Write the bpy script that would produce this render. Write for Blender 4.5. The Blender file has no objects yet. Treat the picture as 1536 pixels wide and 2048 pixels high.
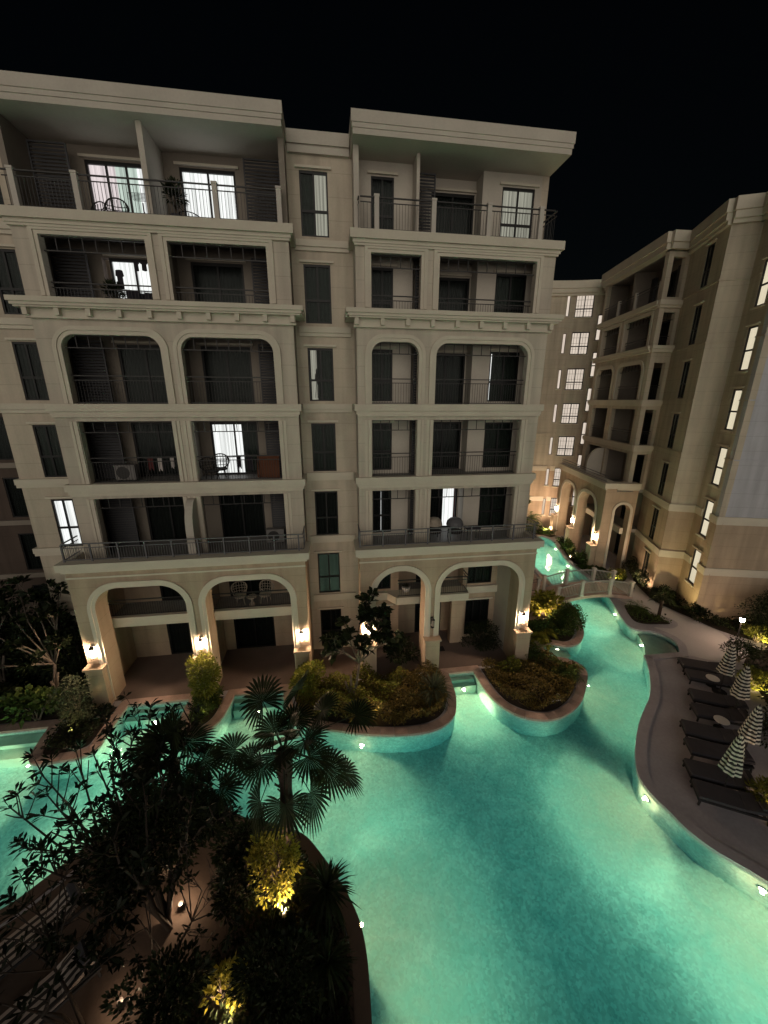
import bpy, math, random
import numpy as np
from mathutils import Vector, Matrix
from mathutils.geometry import tessellate_polygon

random.seed(7)
RNG = np.random.default_rng(7)
S = bpy.context.scene
COL = S.collection
PI = math.pi
ORG = {}                      # world origin of every thing


# ------------------------------------------------------------------ materials
def nt(name):
    m = bpy.data.materials.new(name)
    m.use_nodes = True
    t = m.node_tree
    for n in list(t.nodes):
        t.nodes.remove(n)
    out = t.nodes.new('ShaderNodeOutputMaterial')
    return m, t, out


def N(t, typ, **kw):
    n = t.nodes.new(typ)
    for k, v in kw.items():
        if isinstance(k, str) and hasattr(n, k):
            setattr(n, k, v)
    return n


def pos_z(t):
    g = N(t, 'ShaderNodeNewGeometry')
    s = N(t, 'ShaderNodeSeparateXYZ')
    t.links.new(g.outputs['Position'], s.inputs[0])
    return g, s


def surface(name, col, rough=.85, var=.12, scale=1.5, fine=18., bump=.15, joints=0, metal=0., spec=.3, second=None, smix=.5):
    """Principled with two scales of noise; joints: horizontal grooves every `joints` metres."""
    m, t, out = nt(name)
    L = t.links.new
    b = N(t, 'ShaderNodeBsdfPrincipled')
    b.inputs['Roughness'].default_value = rough
    b.inputs['Metallic'].default_value = metal
    b.inputs['Specular IOR Level'].default_value = spec
    g, s = pos_z(t)
    n1 = N(t, 'ShaderNodeTexNoise'); n1.inputs['Scale'].default_value = scale; n1.inputs['Detail'].default_value = 6
    n2 = N(t, 'ShaderNodeTexNoise'); n2.inputs['Scale'].default_value = fine; n2.inputs['Detail'].default_value = 3
    L(g.outputs['Position'], n1.inputs['Vector']); L(g.outputs['Position'], n2.inputs['Vector'])
    r = N(t, 'ShaderNodeValToRGB')
    c2 = second or [c * (1 - 2.2 * var) for c in col]
    r.color_ramp.elements[0].position = .3; r.color_ramp.elements[1].position = .62
    r.color_ramp.elements[0].color = (*c2, 1); r.color_ramp.elements[1].color = (*col, 1)
    mx = N(t, 'ShaderNodeMath', operation='MULTIPLY_ADD'); mx.inputs[1].default_value = .35; 
    L(n2.outputs['Fac'], mx.inputs[0])
    m2 = N(t, 'ShaderNodeMath', operation='MULTIPLY'); m2.inputs[1].default_value = .65
    L(n1.outputs['Fac'], m2.inputs[0]); L(m2.outputs[0], mx.inputs[2])
    L(mx.outputs[0], r.inputs['Fac'])
    colout = r.outputs['Color']
    hgt = n2.outputs['Fac']
    if joints:
        md = N(t, 'ShaderNodeMath', operation='PINGPONG'); md.inputs[1].default_value = joints / 2
        L(s.outputs['Z'], md.inputs[0])
        lt = N(t, 'ShaderNodeMath', operation='GREATER_THAN'); lt.inputs[1].default_value = .011
        L(md.outputs[0], lt.inputs[0])
        ml = N(t, 'ShaderNodeMapRange'); ml.inputs['To Min'].default_value = .80; ml.inputs['To Max'].default_value = 1
        L(lt.outputs[0], ml.inputs['Value'])
        mc = N(t, 'ShaderNodeMixRGB', blend_type='MULTIPLY'); mc.inputs['Fac'].default_value = 1
        L(colout, mc.inputs[1]); L(ml.outputs[0], mc.inputs[2])
        colout = mc.outputs[0]
        # rain streaks and patches of old paint
        mp = N(t, 'ShaderNodeMapping'); mp.inputs['Scale'].default_value = (2.6, 2.6, .22); L(g.outputs['Position'], mp.inputs['Vector'])
        n3 = N(t, 'ShaderNodeTexNoise'); n3.inputs['Scale'].default_value = 1.; n3.inputs['Detail'].default_value = 5; L(mp.outputs[0], n3.inputs['Vector'])
        mr3 = N(t, 'ShaderNodeMapRange'); mr3.inputs['From Min'].default_value = .3; mr3.inputs['From Max'].default_value = .62; mr3.inputs['To Min'].default_value = .8; mr3.inputs['To Max'].default_value = 1.03
        L(n3.outputs['Fac'], mr3.inputs['Value'])
        mc3 = N(t, 'ShaderNodeMixRGB', blend_type='MULTIPLY'); mc3.inputs['Fac'].default_value = 1; L(colout, mc3.inputs[1]); L(mr3.outputs[0], mc3.inputs[2])
        colout = mc3.outputs[0]
    L(colout, b.inputs['Base Color'])
    if bump:
        bp = N(t, 'ShaderNodeBump'); bp.inputs['Strength'].default_value = bump; bp.inputs['Distance'].default_value = .02
        L(hgt, bp.inputs['Height']); L(bp.outputs[0], b.inputs['Normal'])
    L(b.outputs[0], out.inputs['Surface'])
    return m


def leaf_mat(name, c1, c2, trans=.25, rough=.5):
    m, t, out = nt(name)
    L = t.links.new
    g = N(t, 'ShaderNodeNewGeometry')
    r = N(t, 'ShaderNodeValToRGB')
    r.color_ramp.elements[0].color = (*c1, 1); r.color_ramp.elements[1].color = (*c2, 1)
    L(g.outputs['Random Per Island'], r.inputs['Fac'])
    b = N(t, 'ShaderNodeBsdfPrincipled'); b.inputs['Roughness'].default_value = rough
    b.inputs['Specular IOR Level'].default_value = .12
    L(r.outputs['Color'], b.inputs['Base Color'])
    tr = N(t, 'ShaderNodeBsdfTranslucent')
    L(r.outputs['Color'], tr.inputs['Color'])
    mx = N(t, 'ShaderNodeMixShader'); mx.inputs['Fac'].default_value = trans
    L(b.outputs[0], mx.inputs[1]); L(tr.outputs[0], mx.inputs[2])
    L(mx.outputs[0], out.inputs['Surface'])
    return m


def glow(name, col, strength):
    m, t, out = nt(name)
    e = N(t, 'ShaderNodeEmission'); e.inputs['Color'].default_value = (*col, 1); e.inputs['Strength'].default_value = strength
    t.links.new(e.outputs[0], out.inputs['Surface'])
    return m


def curtain_glow(name, col, strength, low=.62, scale=9.):
    """A back-lit curtain: the cloth gives out the room's light, less where the folds double it."""
    m, t, out = nt(name)
    L = t.links.new
    g = N(t, 'ShaderNodeNewGeometry')
    mp = N(t, 'ShaderNodeMapping'); mp.inputs['Scale'].default_value = (scale, scale, .12)
    L(g.outputs['Position'], mp.inputs['Vector'])
    n = N(t, 'ShaderNodeTexNoise'); n.inputs['Scale'].default_value = 1.6; n.inputs['Detail'].default_value = 2
    L(mp.outputs[0], n.inputs['Vector'])
    mr = N(t, 'ShaderNodeMapRange'); mr.inputs['From Min'].default_value = .35; mr.inputs['From Max'].default_value = .65
    mr.inputs['To Min'].default_value = strength * low; mr.inputs['To Max'].default_value = strength * 1.1
    L(n.outputs['Fac'], mr.inputs['Value'])
    e = N(t, 'ShaderNodeEmission'); e.inputs['Color'].default_value = (*col, 1)
    L(mr.outputs[0], e.inputs['Strength'])
    L(e.outputs[0], out.inputs['Surface'])
    return m


def pane_mat():
    m, t, out = nt('window_glass')
    L = t.links.new
    tr = N(t, 'ShaderNodeBsdfTransparent'); tr.inputs['Color'].default_value = (.80, .84, .82, 1)
    gl = N(t, 'ShaderNodeBsdfGlossy'); gl.inputs['Roughness'].default_value = .2; gl.inputs['Color'].default_value = (.9, .95, .95, 1)
    lw = N(t, 'ShaderNodeLayerWeight'); lw.inputs['Blend'].default_value = .5
    pw = N(t, 'ShaderNodeMath', operation='POWER'); pw.inputs[1].default_value = 4.; L(lw.outputs['Facing'], pw.inputs[0])
    fr = N(t, 'ShaderNodeMath', operation='MULTIPLY_ADD'); fr.inputs[1].default_value = .4; fr.inputs[2].default_value = .006; L(pw.outputs[0], fr.inputs[0])
    mx = N(t, 'ShaderNodeMixShader')
    L(fr.outputs[0], mx.inputs[0]); L(tr.outputs[0], mx.inputs[1]); L(gl.outputs[0], mx.inputs[2])
    L(mx.outputs[0], out.inputs['Surface'])
    return m


def water_mat():
    m, t, out = nt('pool_water')
    L = t.links.new
    g = N(t, 'ShaderNodeBsdfGlass'); g.inputs['IOR'].default_value = 1.33; g.inputs['Roughness'].default_value = 0.0
    ge = N(t, 'ShaderNodeNewGeometry')
    n = N(t, 'ShaderNodeTexNoise'); n.inputs['Scale'].default_value = 2.2; n.inputs['Detail'].default_value = 3
    n2 = N(t, 'ShaderNodeTexNoise'); n2.inputs['Scale'].default_value = 9.; n2.inputs['Detail'].default_value = 2
    L(ge.outputs['Position'], n.inputs['Vector']); L(ge.outputs['Position'], n2.inputs['Vector'])
    ad = N(t, 'ShaderNodeMath', operation='MULTIPLY_ADD'); ad.inputs[1].default_value = .3
    L(n2.outputs['Fac'], ad.inputs[0]); L(n.outputs['Fac'], ad.inputs[2])
    bp = N(t, 'ShaderNodeBump'); bp.inputs['Strength'].default_value = .35; bp.inputs['Distance'].default_value = .06
    L(ad.outputs[0], bp.inputs['Height']); L(bp.outputs[0], g.inputs['Normal'])
    L(g.outputs[0], out.inputs['Surface'])
    va = N(t, 'ShaderNodeVolumeAbsorption'); va.inputs['Color'].default_value = (.16, .58, .71, 1); va.inputs['Density'].default_value = .66
    L(va.outputs[0], out.inputs['Volume'])
    return m


def mosaic_mat():
    """Small glass mosaic tiles, with caustic-like light clouds put into their colour."""
    m, t, out = nt('pool_mosaic')
    L = t.links.new
    g = N(t, 'ShaderNodeNewGeometry')
    v = N(t, 'ShaderNodeTexVoronoi'); v.inputs['Scale'].default_value = 16.
    L(g.outputs['Position'], v.inputs['Vector'])
    n = N(t, 'ShaderNodeTexNoise'); n.inputs['Scale'].default_value = 1.1; n.inputs['Detail'].default_value = 8; n.inputs['Roughness'].default_value = .68
    n.inputs['Distortion'].default_value = .8
    L(g.outputs['Position'], n.inputs['Vector'])
    r = N(t, 'ShaderNodeValToRGB')
    r.color_ramp.elements[0].position = .36; r.color_ramp.elements[1].position = .66
    r.color_ramp.elements[0].color = (.34, .50, .47, 1); r.color_ramp.elements[1].color = (.62, .70, .64, 1)  # paler clouds imitate caustic light on the pool floor
    L(n.outputs['Fac'], r.inputs['Fac'])
    hs = N(t, 'ShaderNodeSeparateColor'); L(v.outputs['Color'], hs.inputs[0])
    mr = N(t, 'ShaderNodeMapRange'); mr.inputs['To Min'].default_value = .74; mr.inputs['To Max'].default_value = 1.08
    L(hs.outputs[0], mr.inputs['Value'])
    mc = N(t, 'ShaderNodeMixRGB', blend_type='MULTIPLY'); mc.inputs['Fac'].default_value = 1
    L(r.outputs['Color'], mc.inputs[1]); L(mr.outputs[0], mc.inputs[2])
    b = N(t, 'ShaderNodeBsdfPrincipled'); b.inputs['Roughness'].default_value = .6
    L(mc.outputs[0], b.inputs['Base Color'])
    L(b.outputs[0], out.inputs['Surface'])
    return m


def stripe_mat():
    """Black and white zigzag bands round a folded parasol."""
    m, t, out = nt('zigzag_canvas')
    L = t.links.new
    tc = N(t, 'ShaderNodeTexCoord')
    s = N(t, 'ShaderNodeSeparateXYZ'); L(tc.outputs['Object'], s.inputs[0])
    at = N(t, 'ShaderNodeMath', operation='ARCTAN2'); L(s.outputs['Y'], at.inputs[0]); L(s.outputs['X'], at.inputs[1])
    pp = N(t, 'ShaderNodeMath', operation='PINGPONG'); pp.inputs[1].default_value = PI / 8; L(at.outputs[0], pp.inputs[0])
    ma = N(t, 'ShaderNodeMath', operation='MULTIPLY_ADD'); ma.inputs[1].default_value = .16; L(pp.outputs[0], ma.inputs[0]); L(s.outputs['Z'], ma.inputs[2])
    md = N(t, 'ShaderNodeMath', operation='FLOORED_MODULO'); md.inputs[1].default_value = .15; L(ma.outputs[0], md.inputs[0])
    gt = N(t, 'ShaderNodeMath', operation='GREATER_THAN'); gt.inputs[1].default_value = .078; L(md.outputs[0], gt.inputs[0])
    mc = N(t, 'ShaderNodeMixRGB'); mc.inputs[1].default_value = (.012, .011, .012, 1); mc.inputs[2].default_value = (.58, .54, .48, 1)
    L(gt.outputs[0], mc.inputs[0])
    b = N(t, 'ShaderNodeBsdfPrincipled'); b.inputs['Roughness'].default_value = .9
    L(mc.outputs[0], b.inputs['Base Color']); L(b.outputs[0], out.inputs['Surface'])
    return m


def band_mat():
    """Straight black and white awning stripes along a cushion."""
    m, t, out = nt('striped_cushion')
    L = t.links.new
    tc = N(t, 'ShaderNodeTexCoord')
    s = N(t, 'ShaderNodeSeparateXYZ'); L(tc.outputs['Object'], s.inputs[0])
    md = N(t, 'ShaderNodeMath', operation='FLOORED_MODULO'); md.inputs[1].default_value = .17; L(s.outputs['Y'], md.inputs[0])
    gt = N(t, 'ShaderNodeMath', operation='GREATER_THAN'); gt.inputs[1].default_value = .085; L(md.outputs[0], gt.inputs[0])
    mc = N(t, 'ShaderNodeMixRGB'); mc.inputs[1].default_value = (.02, .017, .016, 1); mc.inputs[2].default_value = (.34, .29, .26, 1)
    L(gt.outputs[0], mc.inputs[0])
    b = N(t, 'ShaderNodeBsdfPrincipled'); b.inputs['Roughness'].default_value = .9
    L(mc.outputs[0], b.inputs['Base Color']); L(b.outputs[0], out.inputs['Surface'])
    return m


M = dict(
    cream=surface('cream_stucco', (.53, .47, .39), var=.07, scale=.9, joints=.785, bump=.1),
    warm=surface('warm_stucco', (.52, .45, .36), var=.07, scale=.9, joints=.785, bump=.1),
    plain=surface('plain_stucco', (.50, .455, .395), var=.07, scale=.9, bump=.1),
    trim=surface('trim_stucco', (.58, .525, .435), var=.06, scale=1.2, bump=.08),
    wingshade=surface('shaded_wing_stucco', (.085, .062, .05), var=.09, scale=.8, bump=.1, joints=.785),  # the wing's shade is put into this darkened copy of the stucco
    pink=surface('pink_stucco', (.43, .33, .24), var=.09, scale=.8, bump=.1, joints=.785),
    grey=surface('grey_stucco', (.46, .46, .50), var=.05, scale=.7, joints=.785, bump=.1),
    inner=surface('shaded_balcony_stucco', (.235, .203, .17), var=.08, scale=1., bump=.05),  # shade of the balcony recesses is put into this darker stucco colour
    floor=surface('balcony_tile', (.22, .21, .2), var=.1, scale=3., rough=.5, bump=.05),
    steel=surface('dark_steel', (.022, .02, .02), var=.1, rough=.5, bump=0, spec=.4),
    rail=surface('grey_railing_paint', (.13, .13, .14), var=.08, rough=.5, bump=0),
    bridgerail=surface('pale_grey_railing', (.32, .3, .28), var=.06, bump=0),
    post=surface('pale_post_paint', (.52, .48, .43), var=.06, bump=.05),
    frame=surface('black_aluminium', (.008, .008, .009), var=.1, rough=.45, bump=0),
    glass=pane_mat(),
    drape=surface('unlit_curtain', (.03, .036, .033), var=.25, scale=6, fine=30, bump=0),
    drape2=surface('unlit_grey_curtain', (.012, .013, .014), var=.3, scale=5, fine=30, bump=0),
    lit=curtain_glow('lit_white_curtain', (1., .93, .95), 1.7),
    litpink=curtain_glow('lit_pink_curtain', (1., .80, .84), 1.3),
    litgreen=curtain_glow('lit_pale_green_curtain', (.86, .93, .86), 1.1),
    litdim=curtain_glow('dim_lit_curtain', (.95, .85, .72), .55, low=.5),
    litwarm=curtain_glow('lit_warm_curtain', (1., .84, .66), 1.0, low=.9),
    stair=curtain_glow('lit_stairwell', (1., .80, .60), 1.15, low=.93, scale=.6),
    litwing=curtain_glow('lit_wing_curtain', (1., .77, .67), 1.15, low=.72),
    aqua=curtain_glow('green_reflection_glow', (.38, .52, .38), .10, low=.5, scale=2.),  # faint emission stands in for palms and pool mirrored in the glass
    deck=surface('deck_screed', (.41, .39, .435), var=.13, scale=.7, fine=9, bump=.2),
    path=surface('path_screed', (.52, .50, .515), var=.06, scale=.7, fine=9, bump=.1),
    coping=surface('coping_stone', (.46, .335, .29), var=.16, scale=2.5, fine=22, bump=.25),
    copingstone=None,
    tiles=surface('terrace_tile', (.17, .13, .115), var=.1, scale=1.2, bump=.1),
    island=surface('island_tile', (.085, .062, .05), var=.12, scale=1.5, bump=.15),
    soil=surface('planting_soil', (.035, .026, .02), var=.2, scale=4, bump=.5),
    mosaic=mosaic_mat(), water=water_mat(),
    step=surface('step_mosaic', (.45, .56, .50), var=.1, scale=3, fine=40, bump=0),
    metalgrey=surface('grey_louvre', (.05, .05, .055), var=.1, rough=.6, bump=0),
    white=surface('white_plastic', (.17, .16, .155), var=.04, bump=0, rough=.5),
    charcoal=surface('charcoal_cushion', (.055, .052, .062), var=.12, scale=3, bump=.2),
    charcoal2=surface('charcoal_frame', (.02, .02, .022), var=.1, bump=0),
    canvas=stripe_mat(), band=band_mat(),
    wicker=surface('pale_wicker', (.42, .36, .29), var=.2, scale=6, fine=60, bump=.4),
    blackwicker=surface('black_wicker', (.03, .027, .025), var=.2, scale=6, fine=60, bump=.4),
    darkbark=surface('dark_bark', (.035, .027, .022), var=.22, scale=4, fine=25, bump=.6),
    bark=surface('grey_bark', (.13, .105, .085), var=.22, scale=4, fine=25, bump=.6),
    palmbark=surface('shaggy_palm_bark', (.05, .032, .024), var=.3, scale=6, fine=40, bump=.9),
    ceramic=surface('white_ceramic', (.6, .58, .55), var=.04, bump=0, rough=.4),
    red=surface('dark_red_cloth', (.13, .03, .03), var=.2, bump=.1),
    orange=surface('rust_board', (.12, .045, .022), var=.12, bump=.05),
    cloth1=surface('dark_cloth', (.025, .022, .03), var=.2, bump=.1),
    cloth2=surface('pale_cloth', (.55, .5, .48), var=.1, bump=.1),
    bulb=glow('lantern_bulb', (1., .68, .44), 1000.),
    poollens=glow('pool_lamp_lens', (1., .90, .62), 26.),
    spotlens=glow('garden_lamp_lens', (1., .78, .42), 10.),
    posthead=glow('post_lamp_head', (1., .68, .46), 90.),
    lf_dark=leaf_mat('dark_leaf', (.008, .012, .006), (.026, .036, .014), .12),
    lf_frang=leaf_mat('frangipani_leaf', (.004, .007, .004), (.013, .018, .008), .12),
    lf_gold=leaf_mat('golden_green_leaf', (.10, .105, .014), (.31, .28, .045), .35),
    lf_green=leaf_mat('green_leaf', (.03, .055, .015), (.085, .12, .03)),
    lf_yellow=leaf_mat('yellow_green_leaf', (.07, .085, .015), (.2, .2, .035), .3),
    lf_red=leaf_mat('bronze_leaf', (.06, .05, .016), (.18, .13, .035), .2),
    lf_palm=leaf_mat('palm_leaf', (.007, .012, .005), (.022, .03, .012), .15),
    lf_grey=leaf_mat('grey_green_leaf', (.035, .045, .028), (.09, .10, .06), .15),
)


def stone_mat():
    m = surface('coping_stones', (.46, .335, .29), var=.16, scale=2.5, fine=22, bump=.25)
    t = m.node_tree; L = t.links.new
    b = next(n for n in t.nodes if n.type == 'BSDF_PRINCIPLED')
    src = b.inputs['Base Color'].links[0].from_socket
    g = N(t, 'ShaderNodeNewGeometry')
    mr = N(t, 'ShaderNodeMapRange'); mr.inputs['To Min'].default_value = .7; mr.inputs['To Max'].default_value = 1.15
    L(g.outputs['Random Per Island'], mr.inputs['Value'])
    mc = N(t, 'ShaderNodeMixRGB', blend_type='MULTIPLY'); mc.inputs['Fac'].default_value = 1
    L(src, mc.inputs[1]); L(mr.outputs[0], mc.inputs[2]); L(mc.outputs[0], b.inputs['Base Color'])
    return m


M['copingstone'] = stone_mat()


# ------------------------------------------------------------------ mesh builder
class MB:
    def __init__(self, F=None):
        self.v = []; self.f = []; self.F = F

    def add(self, vs, fs):
        k = len(self.v)
        if self.F is not None:
            vs = [tuple(self.F @ Vector(p)) for p in vs]
        self.v.extend([tuple(p) for p in vs])
        self.f.extend([tuple(i + k for i in q) for q in fs])
        return self

    def box(self, x0, x1, y0, y1, z0, z1):
        return self.add([(x0, y0, z0), (x1, y0, z0), (x1, y1, z0), (x0, y1, z0), (x0, y0, z1), (x1, y0, z1), (x1, y1, z1), (x0, y1, z1)],
                        [(0, 3, 2, 1), (4, 5, 6, 7), (0, 1, 5, 4), (1, 2, 6, 5), (2, 3, 7, 6), (3, 0, 4, 7)])

    def prism(self, pts, axis, a, b, tri=True):
        """polygon pts (2-D) extruded along axis ('y': pts are x,z; 'z': x,y; 'x': y,z)."""
        n = len(pts)
        def P(p, h):
            return (p[0], h, p[1]) if axis == 'y' else (p[0], p[1], h) if axis == 'z' else (h, p[0], p[1])
        vs = [P(p, a) for p in pts] + [P(p, b) for p in pts]
        fs = [(i, (i + 1) % n, n + (i + 1) % n, n + i) for i in range(n)]
        if tri:
            ts = tessellate_polygon([[Vector((p[0], p[1], 0)) for p in pts]])
            fs += [tuple(q) for q in ts] + [tuple(n + i for i in q) for q in ts]
        else:
            fs += [tuple(range(n)), tuple(range(n, 2 * n))]
        return self.add(vs, fs)

    def tube(self, pts, r, n=6, cap=True):
        pts = [Vector(p) for p in pts]
        rs = r if isinstance(r, (list, tuple)) else [r] * len(pts)
        vs, fs = [], []
        for i, p in enumerate(pts):
            d = (pts[min(i + 1, len(pts) - 1)] - pts[max(i - 1, 0)])
            d = d.normalized() if d.length > 1e-9 else Vector((0, 0, 1))
            u = d.orthogonal().normalized() if abs(d.z) < .999 else Vector((1, 0, 0))
            if i == 0:
                u0 = u
            else:
                u = (u0 - d * u0.dot(d))
                u = u.normalized() if u.length > 1e-6 else d.orthogonal().normalized()
                u0 = u
            w = d.cross(u)
            for k in range(n):
                a = 2 * PI * k / n
                vs.append(p + rs[i] * (math.cos(a) * u + math.sin(a) * w))
        for i in range(len(pts) - 1):
            for k in range(n):
                fs.append((i * n + k, i * n + (k + 1) % n, (i + 1) * n + (k + 1) % n, (i + 1) * n + k))
        if cap:
            fs += [tuple(range(n))[::-1], tuple(range((len(pts) - 1) * n, len(pts) * n))]
        return self.add(vs, fs)

    def bar(self, a, b, w, h=None):
        """square bar from a to b"""
        a, b = Vector(a), Vector(b); h = h or w
        d = (b - a).normalized()
        u = d.cross(Vector((0, 0, 1)))
        u = u.normalized() if u.length > 1e-4 else Vector((1, 0, 0))
        t = u.cross(d)
        vs = [p + sx * u * w / 2 + sz * t * h / 2 for p in (a, b) for sx, sz in ((-1, -1), (1, -1), (1, 1), (-1, 1))]
        return self.add(vs, [(0, 1, 2, 3), (7, 6, 5, 4), (0, 4, 5, 1), (1, 5, 6, 2), (2, 6, 7, 3), (3, 7, 4, 0)])

    def lathe(self, prof, c=(0, 0), n=12):
        vs, fs = [], []
        for r, z in prof:
            for k in range(n):
                a = 2 * PI * k / n
                vs.append((c[0] + r * math.cos(a), c[1] + r * math.sin(a), z))
        for i in range(len(prof) - 1):
            for k in range(n):
                fs.append((i * n + k, i * n + (k + 1) % n, (i + 1) * n + (k + 1) % n, (i + 1) * n + k))
        fs += [tuple(range(n))[::-1], tuple(range((len(prof) - 1) * n, len(prof) * n))]
        return self.add(vs, fs)

    def holes(self, x0, x1, z0, z1, hs, yf, yb):
        """wall slab with rectangular holes hs=[(x0,x1,z0,z1)]: one closed skin, no inner faces."""
        xs = sorted({x0, x1, *[v for h in hs for v in h[:2] if x0 < v < x1]})
        zs = sorted({z0, z1, *[v for h in hs for v in h[2:] if z0 < v < z1]})
        def full(i, j):
            if not (0 <= i < len(xs) - 1 and 0 <= j < len(zs) - 1):
                return False
            cx, cz = (xs[i] + xs[i + 1]) / 2, (zs[j] + zs[j + 1]) / 2
            return not any(h[0] < cx < h[1] and h[2] < cz < h[3] for h in hs)
        for i in range(len(xs) - 1):
            for j in range(len(zs) - 1):
                if not full(i, j):
                    continue
                a, b, c, d = xs[i], xs[i + 1], zs[j], zs[j + 1]
                q = [[(a, yf, c), (b, yf, c), (b, yf, d), (a, yf, d)], [(b, yb, c), (a, yb, c), (a, yb, d), (b, yb, d)]]
                if not full(i - 1, j): q.append([(a, yb, c), (a, yf, c), (a, yf, d), (a, yb, d)])
                if not full(i + 1, j): q.append([(b, yf, c), (b, yb, c), (b, yb, d), (b, yf, d)])
                if not full(i, j - 1): q.append([(a, yb, c), (b, yb, c), (b, yf, c), (a, yf, c)])
                if not full(i, j + 1): q.append([(a, yf, d), (b, yf, d), (b, yb, d), (a, yb, d)])
                for p in q:
                    self.add(p, [(0, 1, 2, 3)])
        return self

    def fillet(self, cx, cz, sx, r, yf, yb, n=10):
        """fills a top corner of an opening with a quarter-round spandrel; corner at (cx,cz), arc centre inside the opening."""
        ox, oz = cx + sx * r, cz - r
        arc = [(ox - sx * r * math.cos(a), oz + r * math.sin(a)) for a in [PI / 2 * k / n for k in range(n + 1)]]
        vs = [(cx, yf, cz)] + [(x, yf, z) for x, z in arc] + [(cx, yb, cz)] + [(x, yb, z) for x, z in arc]
        m = n + 2
        fs = [(0, i, i + 1) for i in range(1, n + 1)] + [(m, m + i + 1, m + i) for i in range(1, n + 1)]
        fs += [(i, m + i, m + i + 1, i + 1) for i in range(1, n + 1)]
        return self.add(vs, fs)

    def trim(self, x0, x1, z0, z1, r, a, b, yf, yb, n=10):
        """moulding strip round the sides and top of an opening, from offset a to offset b outside its edge."""
        def path(o):
            if r <= 0:
                return [(x0 - o, z0), (x0 - o, z1 + o), (x1 + o, z1 + o), (x1 + o, z0)]
            R = r + o
            p = [(x0 - o, z0)]
            p += [(x0 + r - R * math.cos(t), z1 - r + R * math.sin(t)) for t in [PI / 2 * k / n for k in range(n + 1)]]
            p += [(x1 - r + R * math.sin(t), z1 - r + R * math.cos(t)) for t in [PI / 2 * k / n for k in range(n + 1)]]
            return p + [(x1 + o, z0)]
        A, B = path(a), path(b)
        k = len(A)
        vs = [(x, yf, z) for x, z in A] + [(x, yf, z) for x, z in B] + [(x, yb, z) for x, z in A] + [(x, yb, z) for x, z in B]
        fs = []
        for i in range(k - 1):
            fs += [(i, i + 1, k + i + 1, k + i), (k + i, k + i + 1, 3 * k + i + 1, 3 * k + i), (2 * k + i, 2 * k + i + 1, i + 1, i)]
        fs += [(0, k, 3 * k, 2 * k), (k - 1, 3 * k - 1, 4 * k - 1, 2 * k - 1)]
        return self.add(vs, fs)

    def build(self, name, mat, parent=None, smooth=False, kind=None):
        o0 = ORG.get(parent.name, Vector((0, 0, 0))) if parent else Vector((0, 0, 0))
        me = bpy.data.meshes.new(name)
        me.from_pydata([(p[0] - o0.x, p[1] - o0.y, p[2] - o0.z) for p in self.v], [], self.f)
        me.materials.append(mat if not isinstance(mat, str) else M[mat])
        if smooth:
            me.polygons.foreach_set('use_smooth', [True] * len(me.polygons))
        me.update()
        o = bpy.data.objects.new(name, me)
        COL.objects.link(o)
        if parent:
            o.parent = parent
        ORG[o.name] = o0
        if kind:
            o['kind'] = kind
        return o


def npmesh(name, V, Q, mat, parent=None, kind=None):
    o0 = ORG.get(parent.name, Vector((0, 0, 0))) if parent else Vector((0, 0, 0))
    me = bpy.data.meshes.new(name)
    V = np.asarray(V, dtype=np.float32) - np.array(o0, dtype=np.float32)
    k = Q.shape[1]
    me.vertices.add(len(V)); me.loops.add(Q.size); me.polygons.add(len(Q))
    me.vertices.foreach_set('co', V.ravel())
    me.loops.foreach_set('vertex_index', Q.astype(np.int32).ravel())
    me.polygons.foreach_set('loop_start', np.arange(0, Q.size, k, dtype=np.int32))
    me.materials.append(M[mat])
    me.update(calc_edges=True)
    o = bpy.data.objects.new(name, me)
    COL.objects.link(o)
    if parent:
        o.parent = parent
    ORG[o.name] = o0
    if kind:
        o['kind'] = kind
    return o


def thing(name, label, cat, loc=(0, 0, 0), group=None):
    o = bpy.data.objects.new(name, None)
    o.empty_display_size = .2
    COL.objects.link(o)
    o.location = loc
    ORG[o.name] = Vector(loc)
    o['label'] = label; o['category'] = cat
    if group:
        o['group'] = group
    return o


def tag(o, label, cat, group=None):
    o['label'] = label; o['category'] = cat
    if group:
        o['group'] = group
    return o


def kids(o):
    return [c for c in COL.objects if c.parent is o]


def dup(root, loc, rz=0., label=None, scale=None, group=None, parent=None):
    c = root.copy(); COL.objects.link(c)
    if parent is None:
        c.location = loc; c.rotation_euler = (0, 0, rz)
        if scale: c.scale = (scale,) * 3 if not isinstance(scale, tuple) else scale
        if label: c['label'] = label
        if group: c['group'] = group
    else:
        c.parent = parent
    for k in kids(root):
        dup(k, None, parent=c)
    return c


def frame(P, Q, z=0.):
    """local frame: s runs from P to Q, t runs into the building (left of P->Q), z up."""
    P, Q = Vector((*P, z)), Vector((*Q, z))
    s = (Q - P).normalized(); t = Vector((0, 0, 1)).cross(s)
    m = Matrix.Identity(4)
    m.col[0][:3] = s; m.col[1][:3] = t; m.col[2][:3] = (0, 0, 1); m.col[3][:3] = P
    return m, (Q - P).length


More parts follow.
